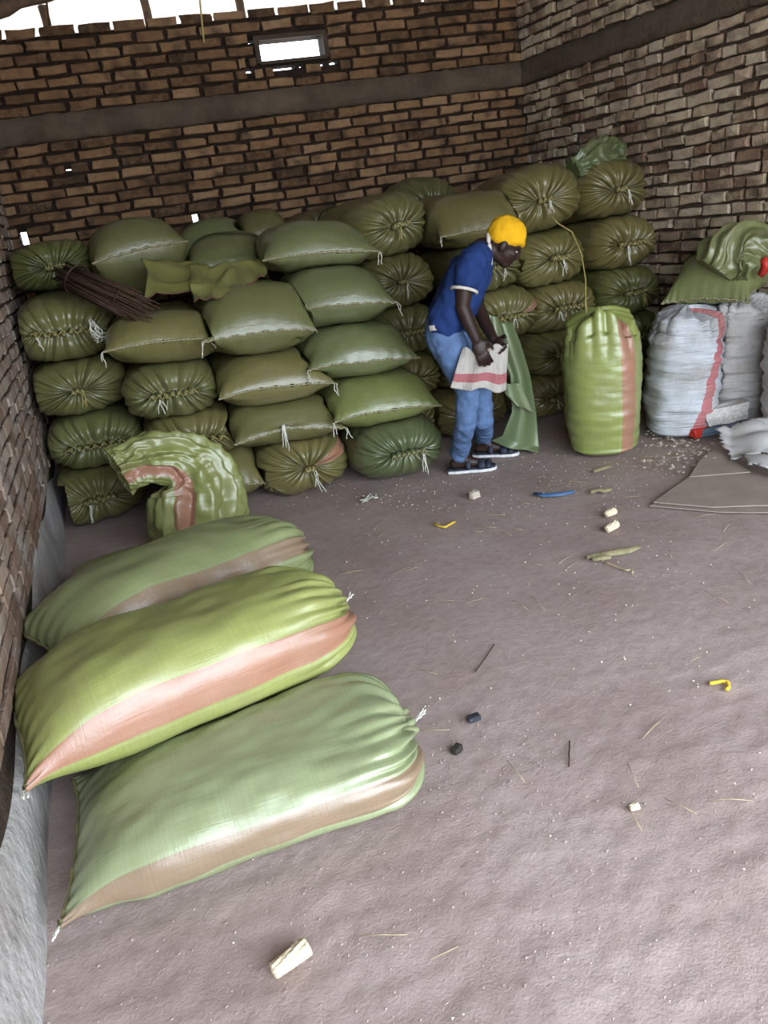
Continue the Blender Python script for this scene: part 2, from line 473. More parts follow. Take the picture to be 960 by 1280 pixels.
RIGHT_LEN = (Y_BACK - FRONT_Y) / math.cos(AZ)
wall_right = slab('wall_right', lambda s, z, off: right_pt(s, z, off), -0.2, RIGHT_LEN, 0, Z_TOP + 0.3, [], 0.13, MORTAR_R, 0.5)
def skip_right(a, b, z0, z1): return z1 > BAND_Z[0] and z0 < BAND_Z[1]
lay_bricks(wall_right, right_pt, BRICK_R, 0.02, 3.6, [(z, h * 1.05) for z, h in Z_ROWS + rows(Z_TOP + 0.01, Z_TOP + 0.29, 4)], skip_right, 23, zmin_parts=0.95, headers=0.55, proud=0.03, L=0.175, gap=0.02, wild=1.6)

LHOLE = []
wall_left = slab('wall_left', left_pt, FRONT_Y, Y_BACK + 0.1, 0, Z_TOP + 0.3, LHOLE, 0.10, MORTAR_R, 0.4)
def skip_left(a, b, z0, z1):
    return any(a < h[1] and b > h[0] and z0 < h[3] and z1 > h[2] for h in LHOLE)
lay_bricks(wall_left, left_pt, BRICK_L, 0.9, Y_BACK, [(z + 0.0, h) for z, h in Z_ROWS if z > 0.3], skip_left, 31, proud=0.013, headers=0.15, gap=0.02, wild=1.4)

# concrete ring beams
def beam(name, fn, s0, s1, seed, proud=0.035, mat=BAND):
    ns = int((s1 - s0) / 0.05) + 2
    sv = np.linspace(s0, s1, ns); prof = [(BAND_Z[0] - 0.006, 0.0), (BAND_Z[0], 1.0), ((BAND_Z[0] * 2 + BAND_Z[1]) / 3, 1.05), ((BAND_Z[0] + BAND_Z[1] * 2) / 3, 0.95), (BAND_Z[1], 0.9), (BAND_Z[1] + 0.006, 0.0)]
    r = np.random.default_rng(seed); V = []
    for s in sv:
        for z, o in prof:
            V.append(fn(s, z + r.normal(0, 0.004), proud * o + r.normal(0, 0.0035) * (o > 0)))
    o = mk(name, V, grid_faces(ns, len(prof), False), mat); o['kind'] = 'structure'; return o
beam('trim_1', back_pt, XL + 0.2, COR.x, 3)
beam('trim_2', right_pt, 0.0, 4.6, 4)

# window: an opening without glass in a rough clay surround
win = MB()
def bar(a0, a1, z0, z1):
    win.box((a0, Y_BACK - 0.03, z0), (a1, Y_BACK - 0.001, z1))
bar(WF[0], WF[1], WIN[3], WIN[3] + 0.03); bar(WIN[0] - 0.035, WIN[0], WIN[2] - 0.012, WIN[3]); bar(WIN[1], WIN[1] + 0.035, WIN[2] - 0.012, WIN[3])
wf = win.build('window_1', WINFRAME, smooth=False); wf['kind'] = 'structure'
wl = MB(); wl.box((WIN[0] - 0.01, Y_BACK - 0.034, WIN[2] - 0.022), (WIN[1] + 0.01, Y_BACK - 0.001, WIN[2])); wl.build('window_sill', WINFRAME, wf, smooth=False)

# plinth of smeared mud and render at the foot of the left wall
ys = np.linspace(0.5, 6.3, 120); zs = np.linspace(0, 1, 14); V = []
for y in ys:
    top = 0.34 + 0.05 * math.sin(y * 2.1) + 0.04 * math.sin(y * 5.3 + 1)
    for q in zs:
        z = q * top
        o = 0.016 * math.sin(math.pi * min(1, (1 - q) * 0.62 + 0.0)) + 0.008
        o += 0.010 * float(wav(np.array([[y * 1.0, 0, z * 1.4]]), 7, 5)[0]) * min(1, (1 - q) * 4)
        if q == 1: o = -0.01
        V.append(left_pt(y, z - 0.01, o))
pl = mk('baseboard_left', V, grid_faces(len(ys), len(zs), False), PLINTH); pl['kind'] = 'structure'

# front wall with the wide doorway that lights the room, and the wall's far ends
fb = MB()
xr = right_pt(RIGHT_LEN, 0).x
for lo, hi in (((-1.0, FRONT_Y - 0.2, 0), (DOOR[0], FRONT_Y, 4.25)), ((DOOR[1], FRONT_Y - 0.2, 0), (xr + 0.3, FRONT_Y, 4.25)), ((DOOR[0], FRONT_Y - 0.2, DOOR[2]), (DOOR[1], FRONT_Y, 4.25))):
    fb.box(lo, hi)
o = fb.build('wall_front', FRONTW, smooth=False); o['kind'] = 'structure'

# floor: trodden earth
nx, ny = 210, 330
X = np.linspace(-1.0, 4.9, nx); Yv = np.linspace(-1.3, 6.5, ny)
XX, YY = np.meshgrid(X, Yv)
P = np.stack([XX.ravel(), YY.ravel(), np.zeros(XX.size)], -1)
near = np.clip((2.6 - P[:, 1]) / 1.4, 0.15, 1)
P[:, 2] = 0.0018 * wav(P, 9, 1) * near + 0.002 * wav(P, 31, 2, 10) * near + 0.0022 * wav(P, 70, 3, 10) * near - 0.006
fl = mk('floor', P, grid_faces(ny, nx, False), FLOOR); fl['kind'] = 'structure'
yd = MB(); yd.box((-60, -60, -0.3), (60, 60, -0.05)); o = yd.build('ground_outside', YARD, smooth=False); o['kind'] = 'structure'

# roof: corrugated sheets on poles, open gap above the back wall
def roof_z(y): return 3.13 + (Y_BACK - y) * 0.16
nxr, nyr = 420, 3
xs = np.linspace(-1.4, 5.3, nxr); V = []
def sheet(name, ya, yb, mat, dz=0.0):
    V = [(x, y, roof_z(y) + dz + 0.012 * math.sin(x * 2 * math.pi / 0.076)) for y in (ya, (ya + yb) / 2, yb) for x in xs]
    o = mk(name, V, grid_faces(3, nxr, False), mat); o['kind'] = 'structure'; return o
sheet('ceiling', 6.25, -1.6, SHEET_LOW_BOUNCE)
sheet('roof_eave', 7.1, 6.2, SHEET, 0.004)

def pole(a, b, r, label, group=None, seed=0):
    rr = random.Random(seed); n = 9; pts = []; a = Vector(a); b = Vector(b)
    for i in range(n):
        p = a.lerp(b, i / (n - 1)); pts.append(p + Vector((rr.gauss(0, 1), rr.gauss(0, 1), rr.gauss(0, 1))) * r * 0.12)
    m = MB(); m.tube(pts, [r * rr.uniform(0.9, 1.08) for _ in pts], 10)
    return tag(m.build('roof_pole', WOOD), label, 'roof pole', group)
pole(at_y(-60, 30, 5.55), at_y(66, -12, 5.70), 0.048, 'rough dark roof pole at the top left, under the bright gap below the roof', None, 1)

# short struts that carry the roof on the back wall
for i, u in enumerate((53, 182, 300)):
    p = at_y(u, 10, Y_BACK + 0.10)
    m = MB(); m.tube([(p.x, p.y, Z_TOP - 0.12), (p.x + 0.004, p.y, 3.02), (p.x, p.y, roof_z(p.y) - 0.012)], 0.030, 8)
    tag(m.build('roof_strut', WOOD), ('dark roof strut on the back wall, nearest the left corner', 'dark roof strut on the back wall, middle of the bright gap',
        'dark roof strut on the back wall, nearest the window opening')[i], 'strut', 'struts in the gap over the back wall')

# ------------------------------------------------------------------ sacks
PER = 1.55
def creases(nv, n, seed, width=0.16):
    r = np.random.default_rng(seed)
    a = (np.arange(n) + r.uniform(-0.32, 0.32, n)) / n * 2 * math.pi
    dp = r.uniform(0.45, 1.0, n)
    th = np.arange(nv) / nv * 2 * math.pi
    d = np.abs((th[:, None] - a[None, :] + math.pi) % (2 * math.pi) - math.pi)
    c = (np.exp(-(d / width) ** 1.3) * dp).max(1)
    return c

def sack_mesh(L, W, H, front, back, seed, nv=144, ncrease=20, slit=0.3, sag=1.0, seam_z=0.40, stripe=None, dim=0.05, lump=1.0, ear=1.0, pleat=1.4, D=None, nb=14, expo=2.6, bend=0.0):
    """A full sack lying down. Local: front end at y=0, other end at y=L, width x, height z from 0."""
    A, B = W / 2, H / 2
    th = np.arange(nv) / nv * 2 * math.pi
    c, s = np.cos(th), np.sin(th)
    rows = []; ylen = []
    def end(kind, sd, Dd):
        out = []; r = np.random.default_rng(sd)
        if kind == 'tied':
            ne = 26; cr = creases(nv, ncrease, sd, 1.9 / ncrease); cr2 = creases(nv, ncrease * 2, sd + 7, 1.6 / ncrease)
            for i in range(ne):
                e = i / (ne - 1)
                rho = math.sin(e * math.pi / 2) ** 0.85
                y = Dd * (1 - math.cos(e * math.pi / 2) ** 0.9 * 1.0) if False else Dd * (1 - math.sqrt(max(0, 1 - rho ** 2.2)))
                a = slit * A + (A - slit * A) * rho; b = B * max(rho, 0.015)
                n = 2.0 + (expo - 2.0) * e
                x = a * spow(c, 2 / n); z = b * spow(s, 2 / n)
                g = (rho ** 0.5) * (1 - rho) ** 0.62 * 1.75
                yy = y + dim * math.exp(-(rho / 0.30) ** 2) + (0.058 * cr + 0.016 * cr2 * (1 - rho)) * pleat * g * min(1, H / 0.3)
                k = 1 - 0.05 * pleat * cr * math.exp(-((1 - rho) / 0.35) ** 2)
                zc = B + (0.0) * (1 - rho)
                out.append((x * k, yy, zc + z * k))
        else:
            ne = 24
            for i in range(ne):
                e = (i / (ne - 1)) ** 1.7
                b = B * max(0.02, (1 - (1 - e) ** 2.2) ** 0.62)
                a = A * (1.0 - 0.05 * ear * math.sin(math.pi * min(1, e * 1.6)) * (e < 0.625) + 0.015 * ear * (1 - e) ** 6)
                n = 2.0 + (expo - 2.0) * min(1, e * 1.5)
                x = a * spow(c, 2 / n); z = b * spow(s, 2 / n)
                zs = H * seam_z
                zc = zs + (B - zs) * (1 - (1 - e) ** 2)
                fx = x / A
                yy = Dd * e + (0.03 * ear) * (1 - e) ** 2 * (1 - np.abs(fx) ** 2.5)
                pk = 0.006 * np.sin(th * 23 + sd) * np.exp(-e * 14)
                out.append((x, yy, zc + z + pk - 0.018 * (1 - e) ** 3 * fx ** 2 * sag))
        return out
    Df = 0.30 if front == 'sewn' else 0.62 * H; Db = (D or 0.30) if back == 'sewn' else 0.62 * H
    F = end(front, seed, Df); Bk = end(back, seed + 50, Db)
    crF = creases(nv, ncrease, seed, 2.6 / ncrease) if front == 'tied' else 0
    crB = creases(nv, ncrease, seed + 50, 2.6 / ncrease) if back == 'tied' else 0
    X = [];
    for (x, y, z) in F: X.append(np.stack([x, np.broadcast_to(y, x.shape), z], -1))
    for i in range(1, nb):
        f = i / nb; y = Df + (L - Df - Db) * f
        x = A * spow(c, 2 / expo); z = B * spow(s, 2 / expo)
        k = 1 - 0.05 * pleat * crF * math.exp(-(y - Df) / 0.07) - 0.05 * pleat * crB * math.exp(-(L - Db - y) / 0.07)
        X.append(np.stack([x * k, np.full(nv, y), B + z * k], -1))
    for (x, y, z) in reversed(Bk): X.append(np.stack([x, L - np.broadcast_to(y, x.shape), z], -1))
    P = np.stack(X)                                   # rows, nv, 3
    nr = len(P)
    flat = P.reshape(-1, 3)
    # grain inside: soft lumps, slump
    amp = 0.010 * lump
    ctr = np.array([0, 0, B])
    nrm = (flat - ctr) * [1 / A ** 2, 0, 1 / B ** 2]; nrm /= (np.linalg.norm(nrm, axis=1, keepdims=True) + 1e-6)
    flat = flat + nrm * (amp * wav(flat, 8, seed) + amp * 0.35 * wav(flat * [1, 1.0, 1], 24, seed + 1) + amp * 0.16 * wav(flat * [1, 0.6, 1], 75, seed + 2, 10))[:, None]
    fy = flat[:, 1] / L
    flat[:, 0] += bend * np.sin(np.pi * np.clip(fy, 0, 1))
    flat[:, 2] = np.where(flat[:, 2] < B, B + (flat[:, 2] - B) * 0.98, flat[:, 2])
    flat[:, 2] = np.maximum(flat[:, 2], 0.0 + 0.012 * (np.abs(flat[:, 0]) / A) ** 3)
    flat[:, 0] += 0.03 * sag * (1 - flat[:, 2] / H - 0.5) * np.sign(flat[:, 0]) * (np.abs(flat[:, 0]) / A) ** 2
    # loop uv
    U = np.broadcast_to((np.arange(nv + 1) / nv)[None, :], (nr, nv + 1)).copy()
    off = 10.0 if stripe is None else stripe
    U = U - off
    Vv = np.linspace(0, L * 1.3, nr)
    return flat, grid_faces(nr, nv, True), grid_uv(U * (1.0), Vv, True), nr, nv

SACKS = []      # [object, points, faces, what to add once the sacks have settled against each other]
G_OLIVE = (0.150, 0.146, 0.055)
def thread_knot(parent, p, seed, mat, length=0.10, strands=3, d=(0, -0.012, -1)):
    r = random.Random(seed); m = MB()
    for k in range(strands):
        q = Vector(p) + Vector((r.uniform(-.008, .008), -0.006, 0)); pts = [q]
        dv = Vector((r.uniform(-.25, .25) + d[0], d[1], d[2]))
        ll = length * r.uniform(0.5, 1.1)
        for i in range(5):
            q = q + dv * ll / 5 + Vector((r.gauss(0, .004), r.gauss(-.001, .002), 0)); pts.append(q)
        m.tube(pts, 0.0028, 5)
    return m.build('tie_string', mat, parent)

def finish_sack(o, P, nr, nv, L, W, H, front, seed, string=None, slit=0.3, seam_mat=None):
    """seam or lacing on the end that shows"""
    r = random.Random(seed)
    if front == 'sewn':
        row = P.reshape(nr, nv, 3)[0]
        half = [(Vector(row[k]) + Vector(row[-k])) / 2 for k in range(0, nv // 2 + 1, 2)]
        m = MB(); m.tube([p + Vector((0, -0.002, 0.0)) for p in half], 0.0062, 6)
        m.build('seam', seam_mat or SEAM, o)
        st = MB()
        for i in range(1, len(half) - 1):
            a = half[i].lerp(half[i + 1], 0.15); b = half[i].lerp(half[i + 1], 0.75)
            st.tube([a + Vector((0, -0.007, .003)), b + Vector((0, -0.007, .003))], 0.0015, 4)
        st.build('stitching', THREAD, o)['kind'] = 'stuff'
        if string != 'none':
            side = r.choice((-1, 1)); p = half[1] if side > 0 else half[-2]
            thread_knot(o, p, seed, THREAD, 0.075, 2)
            if string == 'mid': thread_knot(o, half[len(half) // 2] + Vector((-.03, -.01, .03)), seed + 3, THREAD, 0.15, 6)
    else:
        A = W / 2; y0 = 0.035
        m = MB(); n = 7 if slit > 0.15 else 3
        w = max(slit * A, 0.02)
        for k in range(n):      # bunched cloth where the mouth is drawn shut
            x = -w + 2 * w * (k + 0.5) / n
            q = Vector((x, y0, H / 2 + r.uniform(-.008, .008)))
            m.tube([q + Vector((r.uniform(-.012, .012), .02, 0)), q + Vector((0, -.012, 0)), q + Vector((r.uniform(-.008, .008), -.032, r.uniform(-.012, .012)))], [0.020, 0.017, 0.007], 7)
        b = m.build('gathered_mouth', MAT['woven_green'], o); b.color = o.color
        l = MB(); pts = []
        for k in range(2 * n + 1):
            pts.append((-w * 1.1 + 2.2 * w * k / (2 * n), y0 - 0.030, H / 2 + (0.014 if k % 2 else -0.014)))
        l.tube(pts, 0.0030, 5); l.build('lacing', THREAD_Y, o)
        if string != 'none':
            mat = {'w': THREAD, 'y': THREAD_Y}.get((string or r.choice('wy'))[0], THREAD)
            thread_knot(o, (r.uniform(-w, w), y0 - 0.035, H / 2 - 0.01), seed, mat, r.uniform(.07, .14), 3)

def sack(label, x, y, z, yaw, W, H, L=0.98, front='tied', seed=0, color=G_OLIVE, group='stacked green grain sacks', string=None, slit=0.35, tilt=0.0, roll=0.0, mat=None, **kw):
    """x, y: middle of the visible end; z: underside"""
    P, F, uv, nr, nv = sack_mesh(L, W, H, front, 'sewn', seed, slit=slit, **kw)
    r = random.Random(seed + 900)
    o = mk('grain_sack', P, F, mat or GREEN, uv=uv)
    k = r.uniform(0.86, 1.14); w = r.uniform(-0.012, 0.018)
    o.color = (color[0] * k + w, color[1] * k, color[2] * k, 1)
    o.matrix_world = Matrix.Translation((x, y, z)) @ Matrix.Rotation(math.radians(yaw), 4, 'Z') @ Matrix.Rotation(math.radians(tilt), 4, 'X') @ Matrix.Rotation(math.radians(roll), 4, 'Y')
    SACKS.append([o, P, F, lambda Q, o=o: finish_sack(o, Q, nr, nv, L, W, H, front, seed, string, slit)])
    return tag(o, label, 'sack', group)

COLS = [
 # column A, against the left wall
 ('A4', 125, 4.83, .005, .56, .32, 'tied', 'dark laced green sack on the floor, bottom of the stack against the left wall', {'slit': .3, 'yaw': 6}),
 ('A3', 119, 4.86, .335, .55, .32, 'tied', 'laced green sack second from the floor against the left wall, white tag of string', {'string': 'w', 'slit': .55}),
 ('A2', 97, 4.88, .665, .55, .31, 'tied', 'green sack with star-shaped pleats, second from top against the left wall', {'slit': .12, 'string': 'y'}),
 ('A1', 76, 4.90, .985, .53, .34, 'tied', 'top sack against the left wall, laced mouth with a bunch of white strings', {'slit': .6, 'roll': 3}),
 # column B
 ('B4', 272, 4.62, .005, .54, .32, 'sewn', 'sewn green sack on the floor behind the crumpled empty sack', {'yaw': -4}),
 ('B3', 243, 4.60, .315, .54, .29, 'tied', 'laced green sack just above and behind the crumpled empty sack, white string tag', {'slit': .6, 'roll': 3, 'string': 'w'}),
 ('B2', 216, 4.56, .600, .52, .31, 'tied', 'laced green sack under the sewn one, in the second column from the left wall', {'slit': .45, 'string': 'w'}),
 ('B1', 202, 4.52, .905, .60, .29, 'sewn', 'sewn green sack on top of the second column, below the folded sacks', {'seam_z': .5, 'roll': 4}),
 # column C
 ('C4', 388, 4.48, .005, .55, .33, 'tied', 'green sack with sunburst pleats on the floor, rust stripe at its right edge', {'slit': .1, 'string': 'w', 'mat': 'st', 'stripe': 0.06}),
 ('C3', 360, 4.46, .325, .60, .275, 'sewn', 'flat sewn green sack with a loose white thread knot at its middle', {'string': 'mid', 'roll': 3}),
 ('C2', 343, 4.46, .590, .60, .295, 'sewn', 'sewn green sack second from the top of the third column from the left wall', {'roll': 3}),
 ('C1', 324, 4.46, .880, .60, .37, 'sewn', 'high peaked sewn green sack topping the third column, beside the folded sacks', {'roll': 5, 'seam_z': .36}),
 # column D
 ('D4', 512, 4.31, .005, .55, .345, 'tied', 'dark green laced sack on the floor at the right end of the front stack', {'L': .74, 'slit': .35, 'string': 'w', 'color': (.110, .125, .055)}),
 ('D3', 483, 4.38, .335, .62, .305, 'sewn', 'sewn green sack lying directly on the dark laced sack beside the person', {'L': .74, 'roll': 3, 'color': (.14, .17, .055)}),
 ('D2', 452, 4.46, .635, .62, .30, 'sewn', 'sewn green sack third from the floor in the column next to the person', {'L': .76, 'roll': 4}),
 ('D1', 427, 4.54, .930, .58, .34, 'sewn', 'sewn green sack with arched seam, fourth from the floor next to the person', {'L': .78, 'roll': 4, 'seam_z': .42}),
 ('D0', 400, 4.70, 1.255, .62, .28, 'sewn', 'sewn green sack crowning the column next to the person, set back a little', {'roll': 5, 'seam_z': .4, 'L': .6}),
 # column F, set back, behind the front stack
 ('F5', 520, 4.98, .005, .50, .31, 'tied', 'shaded green sack on the floor behind the person, bottom of its stack', {'L': .9}),
 ('F4', 518, 4.98, .31, .50, .31, 'tied', 'shaded green sack second from the floor behind the person', {'L': .9}),
 ('F4b', 514, 4.98, .62, .50, .31, 'tied', 'dark green sack behind the person at the height of his elbow', {'L': .9}),
 ('F3', 507, 4.97, .925, .49, .34, 'tied', 'tied green sack behind the person\'s back, second from the top', {'slit': .1, 'L': .9}),
 ('F2', 506, 4.95, 1.265, .53, .34, 'tied', 'tied green sack on top, left of the person\'s shoulder, yellow string hanging', {'slit': .2, 'string': 'y', 'yaw': 10, 'L': .9, 'roll': -4}),
 # column G
 ('G5', 600, 4.85, .005, .53, .31, 'tied', 'shaded green sack on the floor behind the hanging green sack', {}),
 ('G4', 612, 4.85, .31, .53, .31, 'tied', 'shaded green sack second from the floor behind the person\'s knees', {}),
 ('G3', 640, 4.80, .615, .50, .33, 'tied', 'green sack in front of the person\'s chest, rust stripe at right, white string tag', {'slit': .4, 'string': 'w', 'mat': 'st', 'stripe': 0.045}),
 ('G2', 620, 4.82, .94, .50, .31, 'tied', 'green sack behind the person\'s chest, just below his chin', {'slit': .3}),
 ('G1', 608, 4.80, 1.25, .59, .31, 'sewn', 'wide sewn green sack on top, directly behind the person\'s yellow cap', {'seam_z': .3, 'roll': 2}),
 # column H
 ('H5', 705, 4.85, .005, .50, .30, 'tied', 'shaded green sack on the floor behind the upright sack', {}),
 ('H4', 712, 4.84, .30, .50, .31, 'tied', 'shaded green sack second from the floor behind the upright sack', {}),
 ('H3', 714, 4.82, .61, .51, .31, 'tied', 'laced green sack right above the peak of the upright sack', {'slit': .4, 'string': 'w'}),
 ('H2', 703, 4.80, .92, .51, .34, 'tied', 'pleated green sack second from top, left of the long drooping string', {'slit': .2, 'string': 'w'}),
 ('H1', 686, 4.78, 1.265, .56, .37, 'tied', 'big pleated green sack on top, from which a long string droops', {'slit': .15, 'string': 'w', 'yaw': -8, 'roll': -5}),
 # column I, against the right wall
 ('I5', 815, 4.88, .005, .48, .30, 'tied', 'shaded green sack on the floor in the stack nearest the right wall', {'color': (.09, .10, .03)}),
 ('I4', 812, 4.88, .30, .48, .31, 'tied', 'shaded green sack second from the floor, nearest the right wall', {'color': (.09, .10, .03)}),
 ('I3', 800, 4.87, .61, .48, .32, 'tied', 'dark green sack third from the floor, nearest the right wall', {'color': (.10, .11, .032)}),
 ('I2', 794, 4.86, .93, .49, .33, 'tied', 'laced green sack second from the top, nearest the right wall', {'slit': .4}),
 ('I1', 779, 4.84, 1.26, .53, .36, 'tied', 'pleated green sack topping the stack nearest the right wall, under the crumpled sack', {'slit': .12, 'yaw': -6, 'string': 'w'}),
]
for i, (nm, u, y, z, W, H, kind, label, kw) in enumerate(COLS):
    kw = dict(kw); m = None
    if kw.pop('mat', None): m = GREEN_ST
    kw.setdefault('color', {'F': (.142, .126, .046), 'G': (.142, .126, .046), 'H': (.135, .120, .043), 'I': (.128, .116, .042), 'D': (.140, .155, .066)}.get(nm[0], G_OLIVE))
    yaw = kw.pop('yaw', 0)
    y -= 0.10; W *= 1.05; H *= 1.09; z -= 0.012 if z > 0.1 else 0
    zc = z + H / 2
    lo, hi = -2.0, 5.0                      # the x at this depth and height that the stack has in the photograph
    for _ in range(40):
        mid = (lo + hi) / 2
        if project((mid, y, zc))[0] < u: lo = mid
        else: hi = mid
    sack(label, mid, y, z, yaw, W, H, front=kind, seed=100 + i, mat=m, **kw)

# loose upper layer against the back wall
sack('dark green sack against the left wall behind the twig bundle', -0.43, 5.22, 1.35, 8, .52, .30, L=.8, seed=301, color=(.11, .12, .035), string='none', slit=.2, group='loose sacks on top of the stacks')
sack('round bulging green sack behind the twig bundle, topmost at the left', 0.09, 5.04, 1.235, 6, .56, .47, L=.8, front='sewn', seed=302, string='none', seam_z=.62, color=(.125, .13, .05), group='loose sacks on top of the stacks', roll=-4)
sack('green sack leaning on the back wall, behind the slumped dull one', 0.50, 5.42, 1.25, -10, .48, .40, L=.7, front='sewn', seed=303, string='none', seam_z=.6, color=(.115, .13, .052), group='loose sacks on top of the stacks')
sack('dull slumped green sack behind the folded empty sacks', 0.56, 4.96, 1.27, -8, .54, .28, L=.5, front='sewn', seed=304, string='none', seam_z=.32, color=(.12, .13, .05), group='loose sacks on top of the stacks', roll=6)
sack('dark small sack at the back wall between the dull and the crowning sacks', 0.90, 5.52, 1.26, 0, .36, .40, L=.65, front='sewn', seed=305, string='none', seam_z=.6, color=(.10, .10, .035), group='loose sacks on top of the stacks')
sack('dark brownish sack at the back wall left of the yellow-stringed sack', 1.30, 5.42, 1.27, 0, .52, .33, L=.75, front='tied', seed=306, string='none', slit=.2, color=(.085, .075, .03), group='loose sacks on top of the stacks')
sack('dark brownish sack against the back wall, behind the wide sewn one', 2.14, 5.62, 1.30, 0, .56, .42, L=.62, front='tied', seed=307, string='none', slit=.2, color=(.10, .09, .032), group='loose sacks on top of the stacks')

# ------------------------------------------------------------------ three big sacks lying in front
def lying(label, end_pt, tip_pt, W, H, seed, color, mat, stripe, roll=0.0, slit=.15, **kw):
    """end_pt: middle of the tied end; tip_pt: middle of the sewn end (both at mid height)"""
    a = Vector(end_pt); b = Vector(tip_pt); ax = b - a; L = ax.length
    yv = ax.normalized(); zv = (Vector((0, 0, 1)) - yv * yv.z).normalized(); xv = yv.cross(zv)
    R = Matrix((xv, yv, zv)).transposed() @ Matrix.Rotation(math.radians(roll), 3, 'Y')
    P, F, uv, nr, nv = sack_mesh(L, W, H, 'tied', 'sewn', seed, nv=220, ncrease=26, slit=slit, stripe=stripe, nb=30, **kw)
    o = mk('large_grain_sack', P, F, mat, uv=uv); o.color = (*color, 1)
    T = Matrix.Translation(a) @ R.to_4x4() @ Matrix.Translation((0, 0, -H / 2))
    o.matrix_world = T
    def finish(P):
        b2 = MB(); r = random.Random(seed)
        for k in range(5):
            q = Vector((-slit * W / 2 + slit * W * k / 4, 0.03, H / 2)); b2.tube([q + Vector((0, .03, 0)), q, q + Vector((r.uniform(-.01, .01), -.03, r.uniform(-.02, .02)))], [.024, .018, .008], 7)
        gm = b2.build('gathered_mouth', MAT['woven_green'], o); gm.color = (*color, 1)
        thread_knot(o, (0, -0.0, H / 2), seed, THREAD, 0.06, 4, (0.3, -0.5, 0.3))
        row = P.reshape(nr, nv, 3)[-1]
        half = [(Vector(row[k]) + Vector(row[-k])) / 2 for k in range(0, nv // 2 + 1, 4)]
        m = MB(); m.tube([p + Vector((0, 0.004, 0)) for p in half], [0.006 + 0.002 * math.sin(i * 2.1) for i in range(len(half))], 6)
        m.build('seam', SEAM, o)
        k = -1
        thread_knot(o, half[k] + Vector((0, .01, 0)), seed + 1, THREAD, 0.035, 5, (-0.6, .6, -.2))
    SACKS.append([o, P, F, finish])
    return tag(o, label, 'sack', 'big striped sacks lying in front')
lying('front pale green striped sack on the floor, nearest the lone corn cob', (0.478, 1.90, .125), (-0.525, 1.90, .115), .57, .25, 401, (.27, .31, .17), GREEN_ST_DULL, .49, seam_z=.42, D=.34)
lying('bright yellow-green sack with a broad orange stripe, middle of the three lying', (0.43, 2.42, .30), (-0.635, 2.13, .355), .51, .345, 402, (.30, .325, .105), GREEN_ST, .475, seam_z=.42, slit=.1, D=.42)
lying('green striped sack rearmost of the three lying, its tip at the left wall', (0.40, 3.12, .27), (-0.60, 2.58, .385), .47, .345, 403, (.23, .265, .12), GREEN_ST_DULL, .435, seam_z=.42, D=.44)
# a flat, nearly empty one that the last two lie on
sack('flat half-empty sack under the rear lying sacks, rust edge along the left wall', -0.40, 3.93, 0.002, 180, .46, .20, L=1.5, front='sewn', seed=404, string='none', seam_z=.5, mat=GREEN_ST, stripe=.07, color=(.25, .30, .10), group=None)

